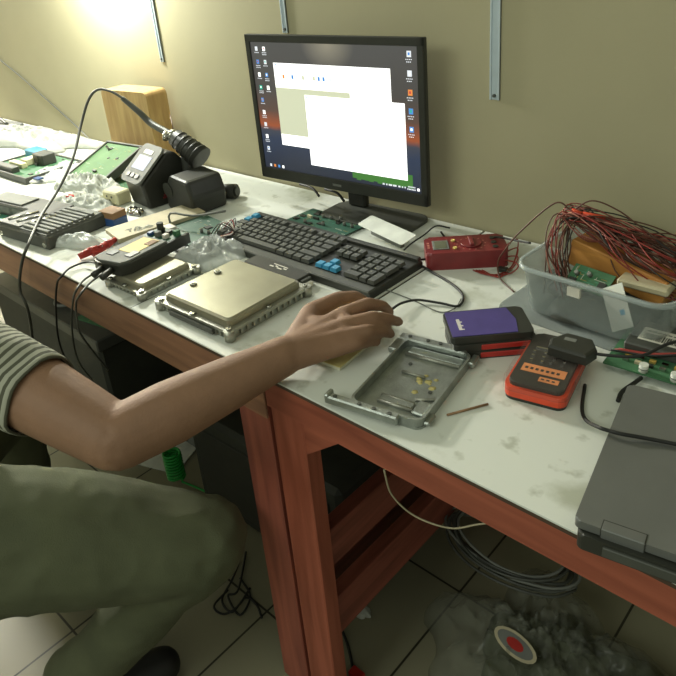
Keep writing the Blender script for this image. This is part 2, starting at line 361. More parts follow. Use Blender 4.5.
# ------------------------------------------------------------------ keyboard
t = thing('computer_keyboard', 'black computer keyboard with blue escape, arrow and corner keys, in front of the monitor', 'keyboard', (-1.158, .785, T), 0)
KW, KD = .458, .155
b = B(); b.prism([(0, 0), (KW, 0), (KW, KD), (0, KD)], 0, .014, 'black', None, .003)
b.box((0.002, 0, .010), (KW - .002, .022, .016), 'dark_grey', .002); b.box((.002, KD - .012, .012), (KW - .002, KD, .022), 'black', .002)
b.build('case', t)
keys = []
def row(x, y, n, p=.0188, h=.0165, wds=None):
    for i in range(n):
        w_ = wds[i] if wds else 1
        keys.append((x, y, w_ * p - .0022, h)); x += w_ * p
ys = [.024 + i * .0192 for i in range(5)]; yF = .024 + 5 * .0192 + .003
row(.008, ys[0], 8, wds=[1.25, 1.25, 1.25, 6.2, 1.25, 1.25, 1.25, 1.3]); row(.008, ys[1], 12, wds=[2.25] + [1] * 10 + [2.75])
row(.008, ys[2], 13, wds=[1.75] + [1] * 11 + [2.25]); row(.008, ys[3], 14, wds=[1.5] + [1] * 12 + [1.5]); row(.008, ys[4], 14, wds=[1] * 13 + [2])
row(.008, yF, 1); row(.044, yF, 4); row(.128, yF, 4); row(.212, yF, 4)
XN = .304; row(XN, ys[0], 3); row(XN + .0188, ys[1], 1); row(XN, ys[3], 3); row(XN, ys[4], 3)
XP = .375; row(XP, ys[0], 2, wds=[2, 1])
for i in (1, 2, 3): row(XP, ys[i], 3)
row(XP, ys[4], 4); keys.append((XP + 3 * .0188, ys[0], .0166, .0355)); keys.append((XP + 3 * .0188, ys[2], .0166, .0355))
blue = {61}; arrows = [i for i, k in enumerate(keys) if abs(k[0] - XN) < .06 and k[1] < .045 and k[0] >= XN - .001]
blue |= set(arrows[:4]); blue |= {i for i, k in enumerate(keys) if k[0] < .01 and k[1] > .1}
def key_shape(b, k, m):
    x, y, w_, h = k; z = .0155 + .004 * y / .15
    tb = bmesh.new(); a = [tb.verts.new(p) for p in ((x, y, z), (x + w_, y, z), (x + w_, y + h, z), (x, y + h, z))]
    c = [tb.verts.new(p) for p in ((x + .0018, y + .002, z + .007), (x + w_ - .0018, y + .002, z + .007), (x + w_ - .0018, y + h - .0014, z + .0075), (x + .0018, y + h - .0014, z + .0075))]
    tb.faces.new(a[::-1]); tb.faces.new(c)
    for i in range(4): tb.faces.new((a[i], a[(i + 1) % 4], c[(i + 1) % 4], c[i]))
    b.merge(tb, m)
    if m == 'dark_grey' and w_ < .05: b.box((x + .004, y + h * .5, z + .0074), (x + .0085, y + h * .5 + .004, z + .0077), 'mid_grey')
order = sorted(range(len(keys)), key=lambda i: (i not in blue, i))
rest = B()
for n_, i in enumerate(order):
    if n_ < 99:
        b = B(); key_shape(b, keys[i], 'blue' if i in blue else 'dark_grey'); o = b.build('key', t)
        if i in blue: o['label'] = 'bright blue key'
    else: key_shape(rest, keys[i], 'dark_grey')
o = rest.build('key', t); o['kind'] = 'stuff'
b = B(); b.tube([(.44, .15, .012), (.452, .175, .008), (.46, .20, .005), (.455, .25, .004), (.40, .30, .006)], .0022, 'rubber', 8); b.build('cord', t)

# ------------------------------------------------------------------ circuit board builder
def board(label, loc, rz, w, d, m='pcb', parts=10, seed=1, frame=None, group=None, z=0.001, tall=.008, name='circuit_board', extra=None):
    t = thing(name, label, 'circuit board', loc, rz, group); r = random.Random(seed)
    z0 = z
    if frame:
        b = B(); fw = .007
        b.box((0, 0, 0), (w, fw, frame), 'dark_grey', .001); b.box((0, d - fw, 0), (w, d, frame), 'dark_grey', .001)
        b.box((0, fw, 0), (fw, d - fw, frame), 'dark_grey', .001); b.box((w - fw, fw, 0), (w, d - fw, frame), 'dark_grey', .001); b.box((fw, fw, 0), (w - fw, d - fw, .002), 'dark_grey')
        b.build('frame', t); z0 = frame - .006; x0, x1, y0, y1 = fw, w - fw, fw, d - fw
    else: x0, x1, y0, y1 = 0, w, 0, d
    b = B(); b.box((x0, y0, z0), (x1, y1, z0 + .0016), m)
    for i in range(26):
        x, y = r.uniform(x0 + .004, x1 - .012), r.uniform(y0 + .004, y1 - .01); hz = r.random() < .5; l = r.uniform(.004, .02)
        b.box((x, y, z0 + .0016), (min(x + (l if hz else .0007), x1 - .002), min(y + (.0007 if hz else l), y1 - .002), z0 + .0018), r.choice(['pcb_teal', 'gold', 'label']))
    b.build('board_plate', t)
    for i in range(parts):
        s = r.uniform(.006, .016); x, y = r.uniform(x0 + .004, x1 - s - .003), r.uniform(y0 + .004, y1 - s - .003); k = r.random(); zz = z0 + .0016; b = B()
        if k < .5:
            b.box((x, y, zz), (x + s, y + s * r.uniform(.6, 1), zz + .002), 'black')
            for q in range(5): b.box((x + q * s / 5, y - .0012, zz), (x + q * s / 5 + .0008, y, zz + .001), 'chrome')
            b.build('chip', t)
        elif k < .8: b.cyl((x + .004, y + .004, zz), (x + .004, y + .004, zz + tall), .0035, 'mid_grey', seg=12); b.cyl((x + .004, y + .004, zz + tall), (x + .004, y + .004, zz + tall + .0004), .003, 'chrome', seg=12); b.build('capacitor', t)
        else: b.box((x, y, zz), (x + s, y + .005, zz + tall * .7), r.choice(['white', 'black', 'cream'])); b.build('connector', t)
    if extra: extra(t, z0 + .0016)
    return t

# behind the keyboard
board('small green circuit board with cables lying between the keyboard and the monitor stand', at(286, 222, T), -3, .175, .085, 'pcb_dark', 22, 5, z=.004)
p = at(357, 222, T + .028)
t = thing('card', 'blank white card propped behind the keyboard under the monitor', 'card', (p.x, p.y, T), -14)
b = B(); M = Matrix.Translation((0, 0, .022)) @ Matrix.Rotation(math.radians(14), 4, 'X'); b.rbox(0, 0, .150, .040, 0, .0012, .006, 'white', M); b.box((.02, .02, 0), (.12, .03, .024), 'mid_grey'); b.build('card_sheet', t)

# ------------------------------------------------------------------ silver control unit (large)
def ecu(label, loc, rz, w, d, h, group=None, conn=True, studs=True, scale=1.):
    t = thing('engine_control_unit', label, 'control unit', loc, rz, group)
    b = B(); b.rbox(.006, .006, w - .006, d - .006, 0, h * .45, .008, 'alu_grey'); b.rbox(0, 0, w, d, h * .45, h * .6, .01, 'alu', None, .001)
    for i in range(int(w / .012)):
        x = .012 + i * .012
        if x < w - .015: b.box((x, .002, .004), (x + .004, .008, h * .45), 'alu')
    for i in range(int(d / .014)):
        y = .012 + i * .014
        if y < d - .015: b.box((w - .008, y, .004), (w - .002, y + .004, h * .45), 'alu'); b.box((.002, y, .004), (.008, y + .004, h * .45), 'alu')
    for (x, y) in ((0, 0), (w, 0), (w, d), (0, d)): b.cyl((x + (.004 if x == 0 else -.004), y + (.004 if y == 0 else -.004), h * .1), (x + (.004 if x == 0 else -.004), y + (.004 if y == 0 else -.004), h * .62), .009, 'alu')
    b.build('housing', t)
    b = B(); e = .010
    tb = bmesh.new(); lo = rrect(e, e, w - e, d - e, .008); hi = rrect(e + .005, e + .005, w - e - .005, d - e - .005, .007)
    A = [tb.verts.new((x, y, h * .6)) for x, y in lo]; MD = [tb.verts.new((x, y, h * .9)) for x, y in rrect(e + .001, e + .001, w - e - .001, d - e - .001, .008)]; Cc = [tb.verts.new((x, y, h)) for x, y in hi]; n = len(A)
    tb.faces.new(Cc)
    for i in range(n): tb.faces.new((A[i], A[(i + 1) % n], MD[(i + 1) % n], MD[i])); tb.faces.new((MD[i], MD[(i + 1) % n], Cc[(i + 1) % n], Cc[i]))
    b.merge(tb, 'alu_plate'); b.build('cover_plate', t)
    for (x, y) in ((.006, .006), (w - .006, .006), (w - .006, d - .006), (.006, d - .006), (w * .5, .005), (w - .005, d * .5), (.005, d * .5)):
        b = B(); b.cyl((x, y, h * .6), (x, y, h * .6 + .004), .0048, 'chrome', seg=10); b.cyl((x, y, h * .6 + .004), (x, y, h * .6 + .0044), .002, 'dark_grey', seg=6); b.build('screw', t)
    if studs:
        for y in (.32, .62): b = B(); b.cyl((.032, d * y, h), (.032, d * y, h + .004), .0065, 'alu', seg=14); b.cyl((.032, d * y, h + .004), (.032, d * y, h + .005), .004, 'chrome', seg=14); b.build('stud', t)
    if conn: b = B(); b.box((w * .2, -.004, .004), (w * .8, .004, h * .42), 'dark_grey', .001); b.build('connector', t)
    return t
ecu('large silver aluminium control unit with a raised plate, nearest the table edge by the forearm', (-.992, .548, T), 1.0, .196, .188, .034)
# black box beside it
t = thing('black_case', 'flat black plastic case with white print wedged between silver unit and keyboard', 'case', (-.985, .745, T), -1)
b = B(); b.box((0, 0, 0), (.15, .036, .020), 'black', .002); b.build('shell', t)
b = B()
for i, (x, l) in enumerate(((.06, .010), (.072, .006), (.08, .012), (.094, .008))): b.box((x, .014 + (i % 2) * .004, .0200), (x + l, .017 + (i % 2) * .004, .0204), 'label')
b.box((.062, .024, .02), (.1, .026, .0204), 'label'); b.build('print', t)
b = B(); b.box((.15, .006, .003), (.158, .03, .017), 'dark_grey', .001); b.box((.158, .010, .004), (.166, .026, .012), 'label', .001); b.build('plug_end', t)

# second control unit and open unit on the left
ecu('smaller silver control unit lying under the opened grey unit, left of the large one', at(108, 287, T), 2, .112, .135, .026, conn=False, studs=False)
t = thing('opened_control_unit', 'opened grey control unit with a yellow label and cables, resting on a smaller silver unit', 'control unit', (-1.195, .548, T + .027), 9)
b = B(); b.prism([(0, .0), (.02, -.006), (.075, 0), (.085, .02), (.085, .175), (.0, .175), (-.008, .03)], 0, .022, 'black', None, .002); b.build('shell', t)
b = B(); b.prism([(.002, .004), (.02, -.002), (.072, .004), (.08, .02), (.08, .118), (.004, .118), (-.004, .03)], .022, .026, 'mid_grey', None, .001); b.build('lid', t)
b = B(); b.box((.020, .045, .026), (.066, .112, .0268), 'yellow'); b.box((.050, .085, .0268), (.066, .108, .0278), 'box_brown'); b.box((.056, .03, .026), (.072, .055, .0275), 'black'); b.box((.012, .022, .026), (.03, .04, .0275), 'dark_grey'); b.build('label_sheet', t)
b = B(); b.box((.006, .12, .018), (.08, .172, .0225), 'pcb_dark'); b.build('board_plate', t)
for i in range(6): b = B(); x = .012 + .011 * i; y = .128 + .02 * (i % 2); b.box((x, y, .0225), (x + .009, y + .012, .029 + .002 * (i % 3)), ['blue_deep', 'black', 'mid_grey', 'black', 'label', 'pcb'][i]); b.build('component', t)
b = B(); b.cyl((.03, .15, .022), (.03, .15, .045), .007, 'black_matte'); b.build('capacitor', t)
b = B(); b.cyl((.03, -.006, .012), (.03, -.03, .006), .006, 'black'); b.cyl((.055, -.004, .012), (.055, -.03, .006), .006, 'black'); b.build('cable_plug', t)

# ------------------------------------------------------------------ open metal cover
t = thing('metal_cover', 'empty grey cast metal cover lying open side up, in front of the hand', 'metal cover', (-.532, .538, T), 10)
W, D, H = .108, .172, .015
b = B(); b.rbox(0, 0, W, D, 0, .0035, .012, 'alu_grey')
ro, ri = rrect(0, 0, W, D, .014, 6), rrect(.0035, .0035, W - .0035, D - .0035, .011, 6); n = len(ro)
tb = bmesh.new(); V = [[tb.verts.new((x, y, z)) for x, y in pl] for pl, z in ((ro, .003), (ro, H), (ri, H), (ri, .003))]
for k in range(3):
    for i in range(n): tb.faces.new((V[k][i], V[k][(i + 1) % n], V[k + 1][(i + 1) % n], V[k + 1][i]))
b.merge(tb, 'alu_grey')
b.build('pan', t)
def rib(pts, r=.0022, z=.005): b = B(); b.tube([(x, y, z) for x, y in pts], r, 'alu', 6, 1); b.build('rib', t)
rib([(.030, .028), (.082, .028)], .003); rib([(.028, .042), (.078, .042)]); rib([(.028, .102), (.064, .102)]); rib([(.012, .145), (.098, .145)], .003); rib([(.075, .050), (.100, .062)])
b = B(); b.box((.030, .028, .003), (.080, .042, .0065), 'alu_grey', .002); b.build('raised_step', t)
b = B(); b.box((.012, .146, .003), (.098, .165, .007), 'alu_grey', .003); b.build('raised_step', t)
b = B(); b.box((.082, .022, .003), (.100, .05, .008), 'alu_grey', .002); b.build('raised_step', t)
for x, y in ((.030, .125), (.085, .075)): b = B(); b.cyl((x, y, .003), (x, y, .0045), .003, 'dark_grey', seg=10); b.build('peg', t)
b = B(); b.box((-.030, -.008, .003), (W * .72, .004, H + .001), 'alu_grey', .002); b.box((-.033, -.009, .004), (-.026, .008, H + .004), 'alu_grey', .002)
for x in (-.018, .02, .042, .065): b.cyl((x, -.003, H + .001), (x, -.003, H + .0022), .003, 'dark_grey', seg=12)
b.build('front_flange', t)
b = B(); b.box((-.012, D - .006, .006), (W * .90, D + .010, H + .001), 'alu_grey', .002); b.box((-.014, D - .035, .004), (.002, D + .002, H - .001), 'alu_grey', .002)
for x in (.005, .035, .055, .085): b.cyl((x, D + .003, H + .001), (x, D + .003, H + .0022), .003, 'dark_grey', seg=12)
b.build('rear_flange', t)
b = B(); b.box((W - .002, D * .05, .003), (W + .007, D * .18, .009), 'alu_grey', .002); b.build('mounting_ear', t)
b = B(); b.box((W - .002, D * .88, .003), (W + .008, D + .005, .012), 'alu_grey', .002); b.build('mounting_ear', t)
b = B(); rr = random.Random(3)
for i in range(12): b.ball((.065 + rr.uniform(-.01, .025), .078 + rr.uniform(-.012, .03), .0032), rr.uniform(.003, .006), 'paper_yellow', 1, (1, 1, .25))
b.build('glue_residue', t)

# notebook under the hand
t = thing('notebook', 'small notebook with a yellowed cover lying under the hand', 'notebook', at(321, 364, T), 5)
b = B(); b.box((-.035, .0, 0.0005), (.036, .14, .006), 'paper'); b.build('page_block', t)
b = B(); b.box((-.036, -.001, .006), (.037, .141, .007), 'paper_yellow'); b.build('cover', t)

# ------------------------------------------------------------------ drives and the orange device
p0 = at(453, 340, T + .036)
cs = []
def drive(label, z, h, kind, off=(0, 0), rz=44):
    t = thing('external_drive', label, 'external drive', (p0.x + off[0], p0.y + off[1], z), rz, 'stack of external drives')
    b = B(); b.rbox(0, 0, .122, .077, 0, h, .008, 'black', None, .0015); b.build('shell', t)
    if kind == 'p':
        b = B(); b.prism([(.003, .003), (.098, .003), (.104, .038), (.098, .074), (.003, .074)], h, h + .0008, 'purple'); b.build('top_panel', t)
        b = B()
        for i in range(9): b.box((.016, .020 + i * .0035, h + .0008), (.021 if i % 3 else .024, .0225 + i * .0035, h + .001), 'label')
        b.build('print', t)
    else:
        b = B(); b.box((.040, -.0015, .002), (.112, .002, h - .002), 'red', .001); b.build('side_bumper', t)
    return t
drive('black drive with a red side strip, bottom of the stack right of the metal cover', T, .0125, 'r')
drive('black drive with a red side strip, middle of the stack under the purple drive', T + .0126, .0125, 'r', (.001, .001), 45)
drive('purple-topped black external drive, top of the stack right of the metal cover', T + .0252, .0110, 'p', (-.004, .001), 44)

t = thing('orange_handheld_unit', 'orange and black handheld unit in a clear case, between the drives and the laptop', 'handheld device', at(503, 397, T), 11)
W, D = .08, .140
b = B(); b.rbox(0, 0, W, D, .0, .006, .012, 'black', None, .001); b.rbox(-.001, -.001, W + .001, D + .001, .005, .020, .013, 'orange', None, .001); b.build('bumper', t)
b = B(); b.rbox(.004, .004, W - .004, D - .004, .020, .026, .010, 'black', None, .002); b.build('body', t)
b = B(); b.box((.012, .034, .026), (.070, .052, .0266), 'orange_label'); b.box((.040, .018, .026), (.066, .028, .0266), 'orange_label')
for q in range(7): b.box((.016 + q * .007, .040, .0266), (.020 + q * .007, .045, .0268), 'black')
for q in range(3): b.box((.043 + q * .007, .0215, .0266), (.047 + q * .007, .0245, .0268), 'black')
b.build('label_strip', t)
rr = random.Random(2)
for i in range(12): b = B(); x, y = .014 + (i % 4) * .015 + rr.uniform(-.002, .002), .062 + (i // 4) * .011; b.box((x, y, .026), (x + .004, y + .003, .0275), 'chrome'); b.build('button', t)
b = B(); b.box((.016, .093, .026), (.060, .096, .0285), 'chrome'); b.build('metal_bar', t)
b = B(); b.rbox(-.003, -.003, W + .003, D + .003, .015, .029, .014, 'case_clear', None, .003); cc_ = b.build('clear_case', t)
for (x, y) in ((-.006, D * .2), (W + .002, D * .3), (W + .002, D * .75), (-.006, D * .8)): b = B(); b.box((x, y, .008), (x + .005, y + .016, .022), 'case_clear', .001); b.build('latch', cc_)
p = at(548, 352, T + .034)
t = thing('plug_adapter', 'black angular plug adapter lying on top of the orange handheld unit', 'adapter', (p.x, p.y, T + .0295), 8)
b = B(); b.prism([(0, 0), (.052, -.004), (.060, .02), (.048, .042), (.012, .044), (-.004, .02)], 0, .016, 'black', None, .004); b.build('body', t)
b = B(); b.box((.014, .022, .0158), (.030, .030, .0164), 'mid_grey'); b.build('sticker', t)
P2 = [t.matrix_world] and None
cable('power_cable', 'black cable running right from the plug adapter towards the barcode board', [at(583, 351, T + .035), at(605, 355, T + .040), at(640, 356, T + .045), at(665, 345, T + .05), at(690, 338, T + .05)], .0022)
cable('loose_cable', 'black cable looping down beside the orange unit and across the laptop lid', [at(585, 385, T + .003), at(582, 408, T + .003), at(586, 420, T + .008), at(598, 427, T + .034), at(610, 431, T + .036), at(622, 434, T + .0365), at(650, 439, T + .0345), at(700, 449, T + .0345)], .0024)
b = B(); b.tube([at(447, 415, T + .0018), at(488, 404, T + .0018)], .0016, 'box_brown', 8); tag(b.build('thin_rod'), 'thin brown rod lying between the metal cover and the drives', 'rod')

# ------------------------------------------------------------------ laptop
p = at(574, 519, T + .031)
t = thing('laptop', 'closed grey laptop with its hinge side overhanging the front of the right bench', 'laptop', (p.x, p.y, T), 10)
b = B(); b.rbox(.004, -.006, .335, .25, .001, .020, .008, 'black', None, .003); b.box((.03, -.009, .004), (.30, .0, .016), 'dark_grey', .001); b.build('base', t)
b = B(); b.rbox(0, 0, .338, .252, .0215, .031, .006, 'laptop_grey', None, .0022, 6); b.build('lid', t)
for x in (.026, .270): b = B(); b.box((x, -.0012, .014), (x + .040, .012, .0316), 'laptop_grey', .0008); b.box((x - .0006, -.0006, .013), (x + .0406, .0126, .0313), 'black'); b.build('hinge', t)

# ------------------------------------------------------------------ barcode board at right
p = at(603, 361, T + .012)
t = thing('drive_board', 'green circuit board with a white barcode label, behind the laptop at the right edge', 'circuit board', (p.x, p.y, T), 3)
b = B(); b.box((.0, .0, .008), (.15, .12, .0105), 'pcb'); b.build('board_plate', t)
b = B(); b.box((.03, .012, 0.0), (.13, .11, .008), 'black_matte', .002); b.build('underside_block', t)
b = B(); b.box((.012, .045, .0105), (.15, .118, .024), 'dark_grey', .002); b.build('module', t)
b = B(); M = Matrix.Translation((.025, .062, .0242)); b.box((0, 0, 0), (.115, .036, .0006), 'label', 0, M)
x = .006; rr = random.Random(8)
while x < .1: w_ = rr.choice((.0008, .0012, .002)); b.box((x, .004, .0006), (x + w_, .020, .0009), 'black', 0, M); x += w_ + rr.choice((.0008, .0014))
for q in range(14): b.box((.006 + q * .007, .026, .0006), (.011 + q * .007, .0285, .0009), 'mid_grey', 0, M)
b.build('barcode_label', t)
for i in range(16):
    b = B(); x, y = .02 + (i % 8) * .016, .018 + (i // 8) * .012; b.box((x, y, .0105), (x + .008, y + .006, .014), rr.choice(['black', 'tan', 'chrome', 'gold'])); b.build('component', t)
for x in (.052, .092): b = B(); b.cyl((x, .006, .0105), (x, .006, .022), .006, 'white'); b.cyl((x, .006, .015), (x, .006, .0165), .0064, 'mid_grey'); b.build('capacitor', t)
for k in range(3): b = B(); b.tube([(.0 + k * .004, .03 + k * .004, .014), (.05, .036 + k * .003, .018), (.09, .046 + k * .002, .027), (.15, .06 + k * .003, .03)], .0016, 'wire_red' if k else 'rubber'); b.build('wire', t)
b = B(); b.tube([(.10, .12, .045), (.108, .10, .038), (.105, .085, .028), (.10, .07, .0258)], .0018, 'rubber'); b.cyl((.094, .128, .052), (.1, .12, .045), .001, 'chrome'); b.build('lead', t)
cable('short_black_lead', 'short black lead poking out between the laptop lid and barcode board', [at(618, 401, T + .003), at(622, 392, T + .006), at(633, 384, T + .010), at(641, 378, T + .006)], .003)

# ------------------------------------------------------------------ plastic tub with wires
TX, TY, TW, TD, TH = -.478, .885, .235, .185, .086
t = thing('plastic_tub', 'translucent plastic tub full of wires and wood, against the wall at right', 'tub', (TX, TY, T + .003), -3)
b = B(); k = 6; tb = bmesh.new()
prof = [(rrect(.018, .018, TW - .018, TD - .018, .02, k), 0.), (rrect(.012, .012, TW - .012, TD - .012, .024, k), .006), (rrect(0, 0, TW, TD, .03, k), TH), (rrect(-.006, -.006, TW + .006, TD + .006, .034, k), TH), (rrect(-.006, -.006, TW + .006, TD + .006, .034, k), TH - .007)]
V = [[tb.verts.new((x, y, z)) for x, y in pl] for pl, z in prof]; n = len(V[0]); tb.faces.new(V[0])
for i in range(len(V) - 1):
    for j in range(n): tb.faces.new((V[i][j], V[i][(j + 1) % n], V[i + 1][(j + 1) % n], V[i + 1][j]))
b.merge(tb, 'tub_plastic', None, True)
o = b.build('shell', t); o.modifiers.new('s', 'SOLIDIFY').thickness = .0014
b = B(); b.box((.088, -.001, .058), (.108, .0045, .072), 'label', 0, Matrix.Rotation(0, 4, 'X')); b.build('sticker', t)
tl_ = thing('tub_lid', 'translucent plastic lid lying flat beneath the tub of wires', 'lid', (TX - .035, TY - .012, T), -3)
b = B(); b.rbox(0, 0, .26, .20, 0, .0015, .03, 'tub_plastic'); b.build('sheet', tl_)
p = at(640, 312, T)
t2 = thing('plastic_sheet', 'translucent plastic sheet standing up at the right end of the wire tub', 'plastic sheet', (TX + TW + .012, TY + .02, T), 0)
b = B(); tb = bmesh.new(); g = [[tb.verts.new((.02 + .05 * i / 6 + .05 * (j / 5) ** 1.3 + .004 * math.sin(i * 2.2 + j), .16 * i / 6 - .02, .001 + .11 * j / 5)) for j in range(6)] for i in range(7)]
for i in range(6):
    for j in range(5): tb.faces.new((g[i][j], g[i + 1][j], g[i + 1][j + 1], g[i][j + 1]))
b.merge(tb, 'tub_plastic', None, True); b.build('sheet', t2).modifiers.new('s', 'SOLIDIFY').thickness = .001
# in the tub
t = thing('wooden_block', 'orange-brown wooden block sticking up out of the plastic tub', 'wood block', (TX + .035, TY + .105, T + .056), -9)
b = B(); b.box((0, 0, 0), (.165, .050, .046), 'wood_orange', .002, Matrix.Rotation(math.radians(9), 4, 'Y')); b.build('block', t)
t = board('green circuit board standing inside the plastic tub in front of the wooden block', (TX + .055, TY + .055, T + .045), -10, .07, .04, 'pcb', 4, 9)
t.rotation_euler.x = math.radians(35)
t = thing('white_card', 'white card with a small blue mark inside the front of the tub', 'card', (TX + .155, TY + .010, T + .012), -8); t.rotation_euler.x = math.radians(70); t.rotation_euler.y = math.radians(-35)
b = B(); b.box((0, 0, 0), (.038, .066, .001), 'white'); b.box((.022, .02, .001), (.030, .028, .0012), 'blue', 0); b.build('card_sheet', t)
b = B(); crumple(b, (TX + .112, TY + .085, T + .006), (.19, .135, .055), 'dark_grey', 3, .3, 4, 4); tag(b.build('tangled_parts'), 'dark jumble of small parts filling the bottom of the plastic tub', 'parts', None, 'stuff')
b = B(); b.box((TX + .135, TY + .06, T + .062), (TX + .21, TY + .1, T + .074), 'tan', .003); tag(b.build('plastic_cover'), 'pale grey plastic cover on the right part of the tub contents', 'cover')
# wire tangle
wb = B(); rr = random.Random(11)
A0 = Vector((TX + .03, TY + .125, T + .140))
for i in range(75):
    c = rr.choice(['wire_red', 'wire_brown', 'wire_brown', 'wire_brown', 'wire_pink', 'wire_dull', 'rubber'])
    st = A0 + Vector((rr.uniform(-.02, .02), rr.uniform(-.02, .02), rr.uniform(-.012, .006)))
    en = Vector((TX + TW - .0 + rr.uniform(-.03, .05), TY + .145 + rr.uniform(-.05, .05), T + .060 + rr.uniform(-.022, .02)))
    m1 = st.lerp(en, .3) + Vector((rr.uniform(-.01, .01), rr.uniform(-.03, .02), rr.uniform(-.01, .022)))
    m2 = st.lerp(en, .65) + Vector((rr.uniform(-.02, .02), rr.uniform(-.05, .03), rr.uniform(-.012, .026)))
    pts = [st, m1, m2, en]
    if i % 4 == 0: pts = [Vector((TX + .03 + rr.uniform(-.012, .05), TY + .06 + rr.uniform(-.03, .03), T + .03)), Vector((TX + .012 + rr.uniform(-.01, .035), TY + .085 + rr.uniform(-.02, .02), T + .09))] + pts[:3 if i % 2 else 4]
    wb.tube(pts, .0011, c, 5, 6)
tag(wb.build('wire_tangle'), 'tangle of red, brown and black test wires heaped over the plastic tub', 'wires', None, 'stuff')
t = thing('test_clip', 'orange-red crocodile clip on the peak of the wire tangle', 'clip', A0 + Vector((.02, -.005, .0)), 20)
b = B(); b.cyl((0, 0, 0), (.035, .004, -.004), .005, 'orange', .003, 8); b.build('jaw', t); b = B(); b.cyl((-.002, .0, .001), (-.016, .0, .008), .004, 'orange', .002, 8); b.build('handle', t)
A = A0
cable('red_lead', 'thin brown lead arching highest over the wire tangle on the tub', [A, A + Vector((.03, .005, .022)), A + Vector((.07, .01, .012)), A + Vector((.11, .01, -.01)), A + Vector((.20, .0, -.055))], .0013, 'wire_brown')
cable('looping_lead', 'dark lead looping from the wire tangle down onto the table beside the multimeter', [A, A + Vector((-.03, -.0, .008)), at(520, 232, T + .09), at(505, 250, T + .05), at(498, 262, T + .02), at(500, 278, T + .004), at(514, 292, T + .002)], .0014, 'wire_brown')
cable('black_probe_lead', 'black lead running from the multimeter to the wire tangle', [at(483, 238, T + .012), at(498, 237, T + .04), at(513, 240, T + .06), at(530, 243, T + .085)], .002)
for i in range(4): cable('pink_test_lead', 'thin reddish leads curled at the right end of the multimeter', [at(501 + i, 254 + 2 * i, T + .012), at(508 + i * 2, 244 + i * 6, T + .03 - .004 * i), at(518, 240 + i * 9, T + .03 - i * .005), at(514 - i * 2, 262 + i * 4, T + .004), at(500 - 5 * i, 277 - i, T + .003), at(482 - i * 3, 270, T + .002)], .0012, 'wire_red', group='leads at the end of the multimeter')
t = thing('usb_connector', 'small black connector with a metal plug at the right end of the multimeter', 'connector', at(497, 272, T), 8)
b = B(); b.box((0, 0, 0), (.017, .012, .008), 'black', .001); b.build('shell', t); b = B(); b.box((.017, .001, .001), (.026, .011, .006), 'chrome'); b.build('metal_plug', t)

# ------------------------------------------------------------------ multimeter
t = thing('multimeter', 'red handheld multimeter lying beside the right end of the keyboard', 'multimeter', at(427, 271, T), 40)
W, D, H = .150, .076, .038
b = B(); b.rbox(0, 0, W, D, 0, H * .9, .010, 'red_dark', None, .004); b.build('case', t)
b = B(); b.box((.014, .016, H * .9), (.044, .056, H * .9 + .0012), 'mid_grey', .0005); b.box((.018, .02, H * .9 + .0012), (.040, .052, H * .9 + .0016), 'lcd_olive'); b.build('display', t)
b = B(); b.cyl((.086, .036, H * .9), (.086, .036, H * .9 + .003), .019, 'red_dark', seg=28); b.box((.082, .018, H * .9 + .003), (.09, .054, H * .9 + .008), 'red_dark', .001); b.build('selector_dial', t)
b = B()
for i in range(14): a = i / 14 * 6.283; b.box((.086 + .026 * math.cos(a) - .0015, .036 + .026 * math.sin(a) - .001, H * .9), (.086 + .026 * math.cos(a) + .0015, .036 + .026 * math.sin(a) + .001, H * .9 + .0004), 'wire_pink')
b.build('dial_print', t)
b = B()
for i in range(3): b.box((.004, .024 + i * .010, H * .9), (.0085, .030 + i * .010, H * .9 + .0004), 'wire_pink')
b.build('case_print', t)
for y in (.018, .052): b = B(); b.cyl((.054, y, H * .9), (.054, y, H * .9 + .003), .004, 'yellow', seg=12); b.build('button', t)
for i in range(3): b = B(); b.cyl((.128, .016 + .02 * i, H * .9), (.128, .016 + .02 * i, H * .9 + .002), .005, 'black', seg=14); b.build('socket', t)
cable('mouse_cable', 'black cable curling over the bench between keyboard and multimeter', [at(416, 262, T + .006), at(432, 272, T + .003), at(452, 284, T + .003), at(463, 296, T + .003), at(458, 306, T + .003), at(440, 303, T + .004), at(418, 300, T + .006), at(402, 303, T + .010), at(392, 309, T + .012)], .0022)
cable('thin_cable', 'thin grey cable running from under the keyboard to the table centre', [at(372, 291, T + .0015), at(385, 290, T + .0015), at(415, 301, T + .0015), at(440, 312, T + .0015), at(455, 308, T + .0015), at(461, 299, T + .0015)], .0010, 'mid_grey')
cable('corner_lead', 'black lead sticking up behind the keyboard end towards the wall', [at(404, 250, T + .018), at(412, 243, T + .02), at(424, 235, T + .02), at(436, 226, T + .035), at(450, 228, T + .03)], .0016)
for i, (u, v) in enumerate(((300, 184), (325, 189))):
    cable('monitor_cable', ('black cable dropping from the left underside of the monitor', 'black cable dropping beside the monitor stand')[i], [aty(u, v, 1.085), aty(u + 12, v + 4, 1.07), aty(u + 19, v + 12, 1.06)], .003, group='cables under the monitor')

